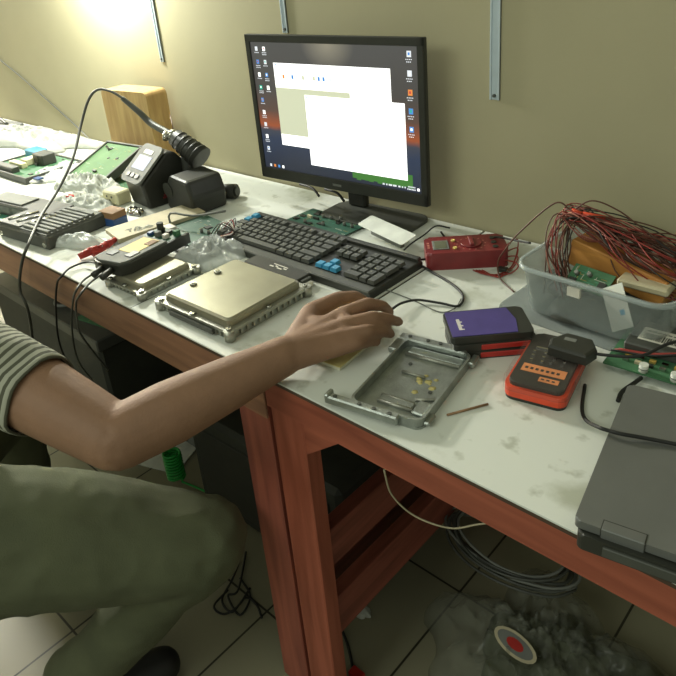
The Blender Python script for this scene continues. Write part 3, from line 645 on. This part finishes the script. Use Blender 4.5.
# ------------------------------------------------------------------ soldering station
st = thing('soldering_station', 'black soldering station with a grey sloping display panel, in front of the wooden block', 'soldering station', (-1.455, .835, T), 84)
b = B(); M = Matrix.Rotation(math.radians(90), 4, 'X')
def side(pts, y0, y1, m, par, nm, bev=.004):
    b = B(); tb = bmesh.new(); a = [tb.verts.new((x, y0, z)) for x, z in pts]; c = [tb.verts.new((x, y1, z)) for x, z in pts]; n = len(pts)
    tb.faces.new(a); tb.faces.new(c[::-1])
    for i in range(n): tb.faces.new((a[i], c[i], c[(i + 1) % n], a[(i + 1) % n]))
    bmesh.ops.recalc_face_normals(tb, faces=tb.faces)
    if bev: bmesh.ops.bevel(tb, geom=tb.edges[:], offset=bev, segments=2, profile=.5, affect='EDGES')
    b.merge(tb, m); return b.build(nm, par)
side([(.005, 0), (.16, 0), (.155, .05), (.10, .125), (.075, .13), (-.005, .065)], .0, .095, 'black', st, 'body', .006)
b = B(); dirv = Vector((.08, 0, .066)).normalized(); ang = math.atan2(.066, .08)
M = Matrix.Translation((-.012, -.003, .066)) @ Matrix.Rotation(-ang, 4, 'Y')
b.rbox(0, 0, .112, .10, 0, .006, .014, 'mid_grey', M, .002); cpn = b.build('control_panel', st)
b = B(); b.box((.038, .018, .0062), (.078, .082, .0068), 'lcd', 0, M); b.build('display', cpn)
b = B(); b.box((.084, .03, .0062), (.096, .072, .0070), 'label', 0, M); b.build('panel_label', cpn)
for i in range(3): b = B(); b.rbox(.014, .02 + i * .022, .026, .036 + i * .022, .006, .0085, .004, 'dark_grey', M); b.build('button', cpn)
b = B(); b.prism([(0, 0), (.03, -.0), (.03, .0008), (0, .0008)], 0, .0, 'orange') if False else None
for k in range(3): b.box((.045 + k * .003, -.0015, .018 + k * .006), (.085 - k * .003, .0, .022 + k * .006), 'red_dark')
b.build('warning_mark', st)
# iron holder: hooded stand at right with iron on top
h = thing('iron_holder', 'black hooded iron holder right of the soldering station', 'iron holder', (-1.425, .872, T), -3)
side([(0, 0), (.115, 0), (.120, .045), (.105, .085), (.03, .09), (.0, .05)], 0, .10, 'black', h, 'hood', .008)
b = B(); b.cyl((.018, -.002, .05), (.018, .02, .052), .02, 'black_matte', .012, 18); b.build('opening_ring', h)
h2 = thing('hot_air_holder', 'black ribbed tool cradle with chrome collar standing above the hood', 'cradle', (-1.465, .965, T), 0)
b = B(); b.cyl((.02, 0, 0), (.03, 0, .12), .02, 'black_matte'); b.build('post', h2)
b = B(); d0, d1 = Vector((-.0, -.01, .155)), Vector((.075, .005, .105)); b.cyl(d0, d1, .022, 'black', .032, 20)
for i in range(5): q = d0.lerp(d1, .15 + i * .17); q2 = d0.lerp(d1, .19 + i * .17); b.cyl(q, q2, .0255 + .0014 * i, 'black', None, 20)
b.build('ribbed_grip', h2)
b = B(); b.cyl(d0 + Vector((-.014, -.002, .008)), d0, .014, 'chrome', .020, 20); b.cyl(d0 + Vector((-.02, -.012, .012)), d0 + Vector((-.012, -.02, -.004)), .008, 'chrome', .008, 10); b.build('collar', h2)
hp = Vector((-1.465, .965, T)) + d0
iron = thing('soldering_iron', 'soldering iron whose long dark cable loops up past the wooden block', 'soldering iron', hp)
def rel(q): return q - hp
b = B(); b.tube([rel(hp + Vector((.03, 0, -.02))), rel(hp), rel(aty(152, 124, .96)), rel(aty(140, 113, .95)), rel(aty(122, 98, .93))], .008, 'dark_grey', 10, 6, rr=[.010, .009, .009, .008, .006]); b.build('handle', iron)
b = B(); b.tube([rel(q) for q in (aty(124, 99, .93), aty(110, 91, .915), aty(97, 90, .90), aty(88, 101, .88), aty(81, 125, .84), aty(73, 158, .77), aty(58, 190, .69), aty(42, 215, .615), aty(29, 243, .53), aty(22, 262, .508), aty(20, 290, .50), aty(30, 320, .50), Vector((-1.75, .55, .2)), Vector((-1.8, .6, .01)))], .0035, 'dark_grey', 8, 8); b.build('cord', iron)
b = B(); b.cyl((0, 0, 0), (-.05, .03, .045), .0012, 'wire_brown', .0008, 8); b.build('tip_wire', iron)

# brush-like pile, plug
t = thing('plug_cylinder', 'black cylindrical plug on its side right of the soldering station', 'plug', at(219, 197, T), 10)
b = B(); b.cyl((0, 0, .017), (.05, .012, .017), .017, 'black', .019, 20); b.build('barrel', t)
b = B(); b.cyl((.05, .012, .017), (.055, .0132, .017), .012, 'dark_grey', .012, 20); b.build('end_cap', t)
b = B(); b.tube([(.0, 0, .02), (-.02, .0, .03), (-.03, .02, .036), (-.05, .04, .01)], .003, 'rubber'); b.build('cord', t)

# wooden block against wall
p = aty(113, 160, 1.02)
t = thing('wooden_box', 'tall pale wooden block leaning against the wall behind the soldering station', 'wood block', (-1.925, 1.03, T), 6)
M = Matrix.Rotation(math.radians(3.5), 4, 'Y').inverted()
b = B(); tb = bmesh.new(); bmesh.ops.create_cube(tb, size=1)
for v in tb.verts: v.co = Vector(((v.co.x + .5) * .205, (v.co.y + .5) * .075, (v.co.z + .5) * .225))
bmesh.ops.bevel(tb, geom=[e for e in tb.edges if abs(e.verts[0].co.y - e.verts[1].co.y) > .01], offset=.016, segments=4, profile=.5, affect='EDGES')
b.merge(tb, 'wood_pale', None); b.build('block', t)

# ------------------------------------------------------------------ the clutter at left
def ribbed(label, loc, rz, w, d, h):
    t = thing('ribbed_metal_case', label, 'metal case', loc, rz)
    b = B(); b.box((0, 0, 0), (w, d, h * .8), 'dark_grey', .004); b.build('base', t)
    b = B(); b.box((.006, .006, h * .8), (w - .006, d - .006, h * .86), 'mid_grey')
    for i in range(9): y = .012 + i * (d - .03) / 9; b.box((w * .48, y, h * .86), (w - .008, y + .009, h), 'mid_grey', .001)
    b.box((.006, .006, h * .86), (w * .45, d - .006, h * .93), 'dark_grey', .001); b.build('cooling_lid', t)
    for i in range(3): b = B(); b.cyl((w * .12 + i * .035, .02, h * .95), (w * .25 + i * .035, .085, h * .95), .003, 'chrome', seg=8); b.build('contact_rail', t)
    for (x, y) in ((w - .012, 0), (.02, 0)): b = B(); b.cyl((x, -.002, h * .3), (x, .002, h * .3), .006, 'chrome', seg=12); b.build('screw', t)
    return t
ribbed('large dark metal case with cooling ribs at the front left edge of the bench', (-1.640, .540, T), 7, .205, .16, .040)
board('teal circuit board with white strips left of the ribbed dark case', at(-22, 216, T), 10, .13, .11, 'pcb_teal', 6, 14)
t = thing('black_module', 'flat black module with two grey windows, behind the ribbed dark case', 'module', at(-12, 212, T), 9)
b = B(); b.box((0, 0, 0), (.20, .07, .034), 'dark_grey', .004); b.build('body', t)
for x in (.06, .118): b = B(); b.box((x, -.001, .010), (x + .045, .002, .026), 'mid_grey', .001); b.build('window', t)
b = B(); b.box((.01, .008, .034), (.15, .06, .038), 'mid_grey', .001); b.build('top_plate', t)
t = thing('blue_nozzle', 'white sachet with a blue stripe lying on the black module', 'sachet', at(38, 182, T + .04), 5); t.location.z = T + .0385
b = B(); crumple(b, (0, 0, 0), (.07, .03, .014), 'white_bag', 5, .2, 3); b.build('pouch', t); b = B(); b.box((.0, -.012, .012), (.025, .006, .0165), 'blue_deep', .001); b.build('print', t)
def left_extra(t, z):
    b = B(); b.box((.05, .115, z), (.115, .16, z + .032), 'blue', .003); o = b.build('connector', t); o['label'] = 'light blue connector block'
    b = B(); b.box((.13, .10, z), (.19, .145, z + .034), 'dark_grey', .003); b.cyl((.16, .098, z + .02), (.16, .102, z + .02), .009, 'black'); b.build('connector', t)
    b = B(); b.box((.07, .05, z), (.15, .07, z + .016), 'cream', .002); b.build('connector', t)
    b = B(); b.box((.10, .075, z), (.135, .12, z + .02), 'cream', .002); b.build('connector', t)
    b = B(); b.box((.02, .01, z), (.17, .035, z + .018), 'dark_grey', .002); b.build('connector', t)
board('green circuit board with a light blue connector in a tray, far left', at(-15, 172, T), 2, .27, .19, 'pcb', 12, 21, frame=.02, extra=left_extra)
board('green circuit board in a thick black frame, left of the soldering station', at(70, 181, T), 6, .165, .17, 'pcb_light', 6, 22, frame=.024).rotation_euler.x = math.radians(20)
board('plain green circuit board partly under the black-framed one beside the station', at(103, 184, T), 5, .12, .14, 'pcb', 4, 23)
# plastic bags and tissue
def soft(name, label, u, v, dims, seed, m='white_bag', cat='bag', rz=0, amp=.35, z=T, fr=3.):
    p = at(u, v, z); b = B(); crumple(b, (0, 0, 0), dims, m, seed, amp, 5, fr); o = b.build(name); o.location = p; o.rotation_euler.z = math.radians(rz); return tag(o, label, cat)
soft('plastic_sheet', 'large grey-white plastic sheet bunched at the back left of the bench', 25, 140, (.75, .22, .06), 31, 'white_bag', 'plastic sheet', 8)
soft('plastic_sheet', 'grey plastic film between the two green boards at left', 62, 172, (.16, .20, .03), 32, 'plastic_bag', 'plastic sheet', 20)
soft('crumpled_tissue', 'crumpled white tissue heaped left of the soldering station', 92, 191, (.24, .10, .05), 33, 'white_bag', 'tissue', 8, .6, fr=4)
soft('crumpled_bag', 'crumpled white bag with a red print in front of the tissue heap', 80, 205, (.20, .09, .035), 34, 'white_bag', 'bag', 5, .5, fr=4)
b = B(); b.ball((-.02, -.01, .024), .012, 'red', 2, (1.2, .8, .5)); b.build('red_print', bpy.data.objects['crumpled_bag'])
soft('white_pouch', 'white paper scrap beside the small brown box', 92, 214, (.11, .06, .02), 35, 'white_bag', 'paper', 0, .4)
soft('clear_pouch', 'clear plastic pouch between the ribbed dark case and the red clips', 80, 244, (.17, .06, .032), 36, 'plastic_bag', 'pouch', 30, .4)
soft('bubble_bag', 'crumpled clear plastic bag between the silver unit and the keyboard', 213, 258, (.14, .13, .055), 37, 'bubble', 'bag', 40, .42, fr=4.5)
soft('clear_bag', 'crumpled clear bag lying flat behind the silver unit, left of the keyboard', 236, 234, (.12, .08, .03), 38, 'bubble', 'bag', -20, .45, fr=5)
soft('clear_wrap', 'brownish clear wrap in front of the flat beige plate', 140, 238, (.12, .045, .03), 39, 'bubble', 'wrap', 60, .5, fr=5)
t = thing('mains_socket', 'small cream mains socket block in the pile beside the station', 'socket', at(104, 203, T), 5)
b = B(); b.box((0, 0, 0), (.062, .045, .035), 'cream', .004); b.build('body', t)
for x, z in ((.02, .022), (.04, .022), (.03, .012)): b = B(); b.cyl((x, -.001, z), (x, .001, z), .003, 'dark_grey', seg=10); b.build('hole', t)
t = thing('small_box', 'small brown and blue box in front of the cream mains socket', 'box', at(101, 225, T), 8)
b = B(); b.box((0, 0, 0), (.052, .04, .02), 'blue_deep', .001); b.box((0, 0, .02), (.052, .04, .036), 'box_brown', .001); b.build('carton', t)
t = thing('beige_plate', 'flat beige plate lying between the station and the opened unit', 'plate', at(106, 233, T + .012), -3)
b = B(); b.prism([(0, .0), (.085, -.012), (.105, .20), (.02, .21)], 0, .010, 'tan', None, .001); b.build('sheet', t)
soft('metal_shavings', 'small heap of shiny metal bits at the foot of the soldering station', 135, 213, (.06, .04, .014), 40, 'chrome', 'metal bits', 0, .8, fr=6)
def gb_extra(t, z):
    b = B(); b.tube([(.0, .03, z), (.0, .035, z + .03), (.06, .06, z + .03), (.13, .10, z + .045)], .0025, 'mid_grey', 8, 3); b.build('bent_pin', t)
    for i in range(5): b = B(); b.tube([(.12, .1 - i * .01, z), (.15, .11 - .01 * i, z + .03), (.17 + .004 * i, .08, z + .012), (.13, .03, z + .002)], .0012, ['rubber', 'wire_red', 'label', 'wire_brown', 'rubber'][i]); b.build('wire', t)
    b = B(); b.box((.0, .01, z), (.03, .03, z + .008), 'label', .001); b.build('connector', t)
board('dark green circuit board with loose wires, in front of the iron holder', at(160, 236, T), -6, .145, .12, 'pcb_dark', 5, 24, z=.012, extra=gb_extra)
t = thing('dark_tool_tray', 'dark flat tray under the dark green board with wires', 'tray', at(175, 248, T), -6)
b = B(); b.box((-.02, -.01, 0), (.11, .05, .008), 'dark_grey', .002); b.build('tray_shell', t)
# loose silver strips and grey thing far left
t = thing('grey_case', 'grey rounded case at the far back left corner of the bench', 'case', at(-30, 131, T), 4)
b = B(); b.rbox(0, 0, .26, .10, 0, .03, .02, 'mid_grey', None, .006); b.build('shell', t); b = B(); b.tube([(.02, .02, .034), (.12, .06, .05), (.22, .05, .034)], .006, 'dark_grey'); b.build('handle', t)
# clips
for i, (a, c, d) in enumerate((((79, 257), (98, 247), 'lower'), ((92, 254), (116, 239), 'upper'))):
    p, q = at(*a, T + .008), at(*c, T + .018)
    t = thing('crocodile_clip', 'red crocodile clip, %s of the pair beside the opened unit' % d, 'clip', (p.x, p.y, p.z), 0, 'red clips by the opened unit')
    e = q - p; b = B(); b.cyl((0, 0, 0), e * .6, .007, 'red', .009, 10); b.cyl(e * .6, e, .009, 'red', .005, 10); b.build('grip', t)
    b = B(); b.cyl(e, e * 1.25, .003, 'red', .0018, 8); b.cyl(e * 1.0 + Vector((0, 0, -.004)), e * 1.25 + Vector((0, 0, -.002)), .003, 'chrome', .0018, 8); b.build('jaw', t)
# cables hanging over the front of the left bench
for i, (pts, lab) in enumerate((
    ([at(96, 263, T + .02), at(86, 262, T + .01), at(70, 268, T + .006), at(62, 276, T + .004), aty(57, 284, .517), aty(56, 310, .51), aty(60, 345, .52), aty(75, 380, .6)], 'leftmost of the three cables hanging over the bench front'),
    ([at(112, 272, T + .016), at(98, 272, T + .008), at(84, 280, T + .005), at(76, 291, T + .004), aty(73, 301, .517), aty(72, 330, .51), aty(78, 360, .53), aty(92, 380, .6)], 'middle of the three cables hanging over the bench front'),
    ([at(118, 272, T + .02), at(106, 272, T + .012), at(90, 283, T + .006), at(80, 295, T + .004), aty(76, 304, .516), aty(79, 330, .505), aty(92, 350, .53), aty(108, 370, .6)], 'rightmost of the three cables hanging over the bench front'))):
    cable('cable', 'dark blue-grey ' + lab if i else 'black ' + lab, pts, .0022, 'rubber' if i == 0 else 'dark_grey', group='cables over the bench front')
cable('wall_cable', 'thin grey cable running down the wall at the left to the bench', [aty(-15, 48, 1.147), aty(15, 72, 1.147), aty(45, 98, 1.147), aty(75, 125, 1.146), aty(92, 142, 1.12)], .0025, 'mid_grey')

# ------------------------------------------------------------------ under the benches
t = thing('computer_tower', 'black computer case lying on the floor behind the bench legs', 'computer case', (-1.28, .72, 0), 2)
b = B(); b.box((0, 0, 0.008), (.50, .34, .30), 'black_matte', .012); b.build('case', t)
b = B(); b.box((.03, -.003, .04), (.47, .0, .26), 'black', .002); b.build('front_panel', t)
for x in (.04, .44): b = B(); b.box((x, .03, 0), (x + .03, .06, .01), 'rubber'); b.build('foot', t)
t = thing('storage_box', 'dark grey box on the floor at the left under the bench', 'box', (-2.5, .75, 0), 0)
b = B(); b.box((0, 0, 0), (.75, .33, .30), 'black_matte', .01); b.build('carton', t); b = B(); b.box((-.005, -.005, .27), (.755, .335, .31), 'dark_grey', .004); b.build('lid', t)
board('green circuit board lying on the dark box under the left bench', (-1.93, .78, .31), 10, .17, .14, 'pcb', 8, 30)
t = thing('metal_reel', 'small round metal coil resting on the dark box under the left bench', 'coil', (-2.06, .82, .31), 0)
b = B(); b.tube([(.035 * math.cos(a / 12 * 6.283), .035 * math.sin(a / 12 * 6.283), .008) for a in range(13)], .006, 'mid_grey', 8, 3); b.build('ring', t)
t = thing('tiled_slab', 'grey tiled panel leaning low behind the green spring under the bench', 'panel', (-1.62, .83, 0), 0); t.rotation_euler.x = math.radians(-25)
b = B(); b.box((0, 0, 0.0), (.24, .02, .16), 'mid_grey', .003)
for i in range(3):
    for j in range(4): b.box((.008 + j * .058, -.004, .008 + i * .05), (.06 + j * .058, 0, .052 + i * .05), 'mid_grey', .001)
b.build('panel_face', t)
t = thing('paper_sheet', 'white sheet of paper on the floor behind the knee', 'paper', (-1.62, .66, .001), 20)
b = B(); b.box((0, 0, 0), (.21, .148, .004), 'white'); b.build('sheet', t)
t = thing('coiled_cord', 'bright green coiled cord standing on the floor behind the knee', 'coiled cord', at(177, 478, .035), 0)
b = B(); b.tube([(.022 * math.cos(k * .9), .022 * math.sin(k * .9), .004 + k * .00135) for k in range(64)], .0038, 'green', 6, 2); b.build('coil', t)
b = B(); b.tube([(.022, 0, .0), (.06, .02, -.015), (.12, .03, -.015)], .003, 'green'); b.build('lead', t)
for i, pts in enumerate(([(240, 560), (232, 580), (222, 600), (232, 612), (245, 598), (256, 604), (262, 618)], [(246, 552), (238, 590), (228, 596), (240, 615), (250, 596), (240, 578)], [(228, 590), (214, 606), (224, 614), (238, 606), (250, 588)])):
    cable('floor_cable', 'black cables looped on the tiles between the knee and the bench leg', [at(u, v, .004 + .003 * (k % 2)) for k, (u, v) in enumerate(pts)], .0025, group='cables looped on the tiles')
cable('dangling_cable', 'dark cable curving down beside the front leg of the right bench to a red plug', [at(322, 610, .05), at(335, 618, .02), at(346, 640, .004), at(352, 664, .004), at(356, 690, .004)], .003)
b = B(); b.box((0, 0, 0), (.03, .02, .014), 'red', .002); o = b.build('red_plug'); o.location = at(348, 676, 0); tag(o, 'red plug on the tiles at the bottom by the orange-red bench leg', 'plug')
cable('hanging_wire', 'pale wire hanging in a curve under the front rail of the right bench', [aty(384, 470, .62), aty(392, 495, .64), aty(415, 516, .66), aty(450, 528, .68), aty(480, 524, .7), aty(520, 520, .72)], .0016, 'tan')
b = B(); rr = random.Random(6)
for k in range(9):
    c0 = Vector((-.50, .93, .165)); a0, b0 = .13 + rr.uniform(-.02, .02), .07 + rr.uniform(-.015, .015)
    b.tube([c0 + Vector((a0 * math.cos(q / 10 * 6.283 + k), b0 * math.sin(q / 10 * 6.283 + k), .004 * k + .004 * math.sin(q * 1.7 + k))) for q in range(11)], .003, rr.choice(['mid_grey', 'dark_grey', 'dark_grey']), 6, 4)
tag(b.build('cable_coil'), 'coil of grey cables lying on the plastic bag under the right bench', 'cable coil')
t = thing('stuffed_plastic_bag', 'big see-through plastic bag with a red and white logo under the right bench', 'bag', (-.36, .83, 0), -8)
b = B(); crumple(b, (0, 0, 0), (.50, .42, .20), 'floor_bag', 51, .3, 5, 2.2); b.build('bag_film', t)
b = B(); M = Matrix.Translation((-.035, -.055, .130)) @ Matrix.Rotation(math.radians(22), 4, 'X')
b.prism([(.045 * math.cos(a / 20 * 6.283), .02 * math.sin(a / 20 * 6.283)) for a in range(20)], 0, .0006, 'tan', M); b.prism([(.038 * math.cos(a / 20 * 6.283), .015 * math.sin(a / 20 * 6.283)) for a in range(20)], .0006, .001, 'mid_grey', M); b.prism([(.018 * math.cos(a / 12 * 6.283), .009 * math.sin(a / 12 * 6.283)) for a in range(12)], .001, .0014, 'red', M); b.build('logo', t)
t = thing('folded_cloth', 'dark folded cloth stuffed inside the see-through bag', 'cloth', (-.33, .86, 0), 10)
b = B(); crumple(b, (0, 0, 0), (.36, .26, .12), 'pants', 52, .3, 4, 2.5); b.build('fabric', t)
b = B(); crumple(b, (0, 0, 0), (.045, .03, .02), 'white_bag', 60, .4, 4); o = b.build('floor_glare'); o.location = at(362, 612, 0); tag(o, 'small white lump standing in for a blurred reflection on the tiles beyond the bench leg', 'glare')  # white lump put in place of a blurred reflection on the floor
# stool
t = thing('low_stool', 'low round stool under the seated person', 'stool', (-1.20, .03, 0))
b = B(); b.cyl((0, 0, .27), (0, 0, .295), .16, 'dark_grey', seg=32); b.build('seat', t)
for a in range(4): q = a * math.pi / 2 + .6; b = B(); b.cyl((.13 * math.cos(q), .13 * math.sin(q), 0), (.10 * math.cos(q), .10 * math.sin(q), .27), .012, 'mid_grey'); b.build('leg', t)

# ------------------------------------------------------------------ the person
pr = thing('person', 'person in a striped shirt and olive trousers sitting at the bench, hand on the notebook', 'person', (-1.2, .05, 0))
base = Vector((-1.2, .05, 0))
def limb(b, pts, m='skin'):
    """chain of (point, radius) drawn as overlapping tapered segments"""
    for (p, r), (q, s) in zip(pts, pts[1:]):
        b.cyl(p, q, r, m, s, 20)
    for p, r in pts: b.ball(p, r, m, 2)
def fuse(b, name, voxel, smooth, parent, m):
    o = b.build(name + '_src'); md = o.modifiers.new('r', 'REMESH'); md.mode = 'VOXEL'; md.voxel_size = voxel; md.use_smooth_shade = True
    s = o.modifiers.new('s', 'SMOOTH'); s.iterations = smooth; s.factor = .5
    dg = bpy.context.evaluated_depsgraph_get(); me = bpy.data.meshes.new_from_object(o.evaluated_get(dg)); me.name = name
    bpy.data.objects.remove(o); me.materials.clear(); me.materials.append(MT[m])
    for v in me.vertices: v.co -= base
    for f in me.polygons: f.use_smooth = True
    n = bpy.data.objects.new(name, me); C.objects.link(n); n.parent = parent; return n
V = Vector
WR = at(286, 355, .786); EL = V((-.735, .308, .752)); SH = V((-.99, .244, .815))
SL = V((-1.38, .20, .89)); ELL = V((-1.50, .14, .60)); WRL = V((-1.46, .29, .555))
CH = V((-1.20, .17, .80)); PV = V((-1.20, .05, .45)); NK = V((-1.20, .20, .95)); HD = V((-1.18, .27, 1.09))
HR, KR, AR = V((-1.08, .08, .54)), V((-.782, .420, .445)), V((-1.00, .22, .10))
HL, KL, AL = V((-1.31, .07, .44)), V((-1.50, .42, .44)), V((-1.50, .38, .09))
b = B()
# torso, neck, head
limb(b, [(PV, .13), (PV.lerp(CH, .5), .115), (CH, .12), (NK, .055), (NK.lerp(HD, .5), .05)])
limb(b, [(SL, .05), (CH + V((0, 0, .05)), .09), (SH, .05)])
b.ball(HD, .078, 'skin', 3, (.95, 1.12, 1.2)); b.ball(HD + V((0, .035, -.045)), .052, 'skin', 3, (1, 1, 1))
b.ball(HD + V((.0, .088, -.01)), .013, 'skin', 2, (.8, 1, 1.5)); b.ball(HD + V((0, .078, -.048)), .016, 'skin', 2, (1.4, .8, .5))
for s_ in (-1, 1): b.ball(HD + V((s_ * .074, .0, -.008)), .02, 'skin', 2, (.4, .8, 1.3))
# right arm
limb(b, [(SH, .058), (SH.lerp(EL, .35), .056), (SH.lerp(EL, .7), .049), (EL, .0425)])
fo = EL.lerp(WR, .3) + V((0, 0, .0))
limb(b, [(EL, .0425), (fo, .044), (EL.lerp(WR, .65), .037), (EL.lerp(WR, .9), .0305), (WR, .029)])
# right hand
TH = at(305, 333, .790)
K = [at(343, 315, .798), at(345, 326, .799), at(341, 338, .795), at(333, 350, .785)]
for i, k in enumerate(K): limb(b, [(WR.lerp(k, .0), .026), (WR.lerp(k, .3), .0225), (WR.lerp(k, .7), .0165), (k, (.0140, .0138, .0132, .0122)[i])])
for a, c in zip(K, K[1:]): limb(b, [(a, .0135), (c, .0125)])
limb(b, [(WR.lerp(K[0], .6), .0165), (WR.lerp(K[3], .6), .0165)]); b.ball(at(318, 329, .791), .0245, 'skin', 3, (1.15, 1.0, .8))
FG = [((368, 304, .803), (383, 306, .791), (390, 312, .773), (.0118, .0104, .0092, .0076)),
      ((373, 318, .802), (389, 319, .791), (399, 322, .774), (.0118, .0106, .0094, .0076)),
      ((368, 331, .799), (383, 331, .786), (391, 334, .770), (.0114, .0102, .0090, .0074)),
      ((357, 344, .789), (369, 342, .779), (377, 342, .768), (.0104, .0092, .0080, .0068))]
for k, (a, c, d, r) in zip(K, FG): limb(b, [(k, r[0] + .002), (at(*a), r[1] + .0006), (at(*c), r[2]), (at(*d), r[3])])
limb(b, [(WR.lerp(K[0], .15), .024), (at(311, 313, .789), .0170), (at(338, 299, .791), .0128), (at(355, 297, .786), .0112), (at(366, 302, .775), .0088)])
# left arm resting on the left thigh
limb(b, [(SL, .05), (SL.lerp(ELL, .5), .043), (ELL, .036), (ELL.lerp(WRL, .4), .034), (WRL, .024), (WRL + V((.02, .06, -.03)), .026)])
for i in range(4): q = WRL + V((.045 - i * .018, .075, -.035)); limb(b, [(q, .010), (q + V((.004, .03, -.006)), .009), (q + V((.004, .045, -.026)), .0075)])
limb(b, [(WRL + V((.03, .03, -.02)), .013), (WRL + V((.06, .055, -.03)), .010), (WRL + V((.065, .08, -.04)), .008)])
# legs
for (h_, k_, a_) in ((HR, KR, AR), (HL, KL, AL)):
    limb(b, [(h_, .075), (h_.lerp(k_, .6), .062), (k_, .050), (k_.lerp(a_, .35), .048), (a_, .032), (a_ + V((.02, .05, -.05)), .03), (a_ + V((.05, .14, -.065)), .024)])
body = fuse(b, 'body', .0040, 3, pr, 'skin')
# shirt
b = B()
limb(b, [(PV + V((0, 0, .02)), .15), (PV.lerp(CH, .5), .135), (CH, .138), (CH.lerp(NK, .6), .085)], 'striped_cloth')
limb(b, [(SL, .064), (CH + V((0, 0, .05)), .105), (SH, .064)], 'striped_cloth')
sh = fuse(b, 'shirt', .006, 5, pr, 'striped_cloth')
me = sh.data; bm = bmesh.new(); bm.from_mesh(me); uvl = bm.loops.layers.uv.new('UVMap')
for f in bm.faces:
    for l in f.loops: l[uvl].uv = (l.vert.co.x, l.vert.co.z)
def sleeve(S, E_, t1, r0, r1):
    d = (E_ - S); L_ = d.length; d.normalize(); a = d.orthogonal().normalized(); c = d.cross(a); rings = []
    N = 28; path = [(i / 14 * t1, 0) for i in range(15)]
    prof = [(t, r0 + (r1 - r0) * t / t1) for t, _ in path] + [(t1, r1 - .003)] + [(t1 * .8, r1 - .004)]
    for j, (t, r) in enumerate(prof):
        ring = []
        for k in range(N):
            an = 2 * math.pi * k / N; w_ = 1 + .05 * noise.noise(V((math.cos(an) * 1.5, math.sin(an) * 1.5, t * 6))) * 2
            ring.append(bm.verts.new(S + d * (L_ * t) + (a * math.cos(an) + c * math.sin(an)) * r * w_ - base))
        rings.append((ring, t * L_))
    for (r_a, ta), (r_b, tb_) in zip(rings, rings[1:]):
        for k in range(N):
            f = bm.faces.new((r_a[k], r_a[(k + 1) % N], r_b[(k + 1) % N], r_b[k])); f.smooth = True
            for l, tt in zip(f.loops, (ta, ta, tb_, tb_)): l[uvl].uv = (0, tt)
sleeve(SH, EL, .50, .066, .060); sleeve(SL, ELL, .6, .066, .060)
bm.to_mesh(me); bm.free()
# trousers
b = B()
limb(b, [(PV + V((0, 0, -.02)), .150), (PV + V((0, 0, .03)), .152)], 'pants')
for (h_, k_, a_) in ((HR, KR, AR), (HL, KL, AL)):
    limb(b, [(h_, .125), (h_.lerp(k_, .5), .110), (h_.lerp(k_, .85), .089), (k_, .079), (k_.lerp(a_, .3), .062), (k_.lerp(a_, .7), .056), (a_ + V((0, 0, .03)), .052)], 'pants')
tr_ = fuse(b, 'trousers', .006, 5, pr, 'pants')
nrm = [v.normal.copy() for v in tr_.data.vertices]
for v, n_ in zip(tr_.data.vertices, nrm):
    q = noise.noise(v.co * 9) * .006 + abs(noise.noise(v.co * 16 + V((3, 1, 2)))) * -.006; v.co += n_ * q
b = B()
def on_knee(t_, an, rr_): 
    ax = (HR - KR).normalized(); u_ = ax.orthogonal().normalized(); w_ = ax.cross(u_); return KR + ax * t_ + (u_ * math.cos(an) + w_ * math.sin(an)) * rr_
# shoes
for a_ in (AR, AL):
    b = B(); limb(b, [(a_ + V((.0, .0, -.045)), .045), (a_ + V((.02, .07, -.058)), .042), (a_ + V((.05, .15, -.064)), .036)], 'black')
    o = fuse(b, 'shoe', .006, 3, pr, 'rubber')
    for v in o.data.vertices: v.co.z = max(v.co.z, .002)
# hair and eyes
b = B(); b.ball(HD + V((0, -.018, .022)), .086, 'hair', 3, (.98, 1.08, 1.12)); b.ball(HD + V((0, .03, .07)), .05, 'hair', 3, (1.2, 1, .5)); fuse(b, 'hair', .006, 3, pr, 'hair')
for s_ in (-1, 1):
    b = B(); b.ball(HD + V((s_ * .03, .076, .005)) - base, .011, 'white', 2); b.ball(HD + V((s_ * .03, .0835, .005)) - base, .0055, 'black', 2); b.build('eye', pr)
for i, (a, c) in enumerate(((FG[0], 0), (FG[1], 1), (FG[2], 2))):
    q = at(*a[2]); d = (q - at(*a[1])).normalized(); b = B(); b.ball(q + V((.0, 0, .0055)) - base - d * .001, .0045, 'wire_pink', 2, (1, 1, .45)); b.build('fingernail', pr)
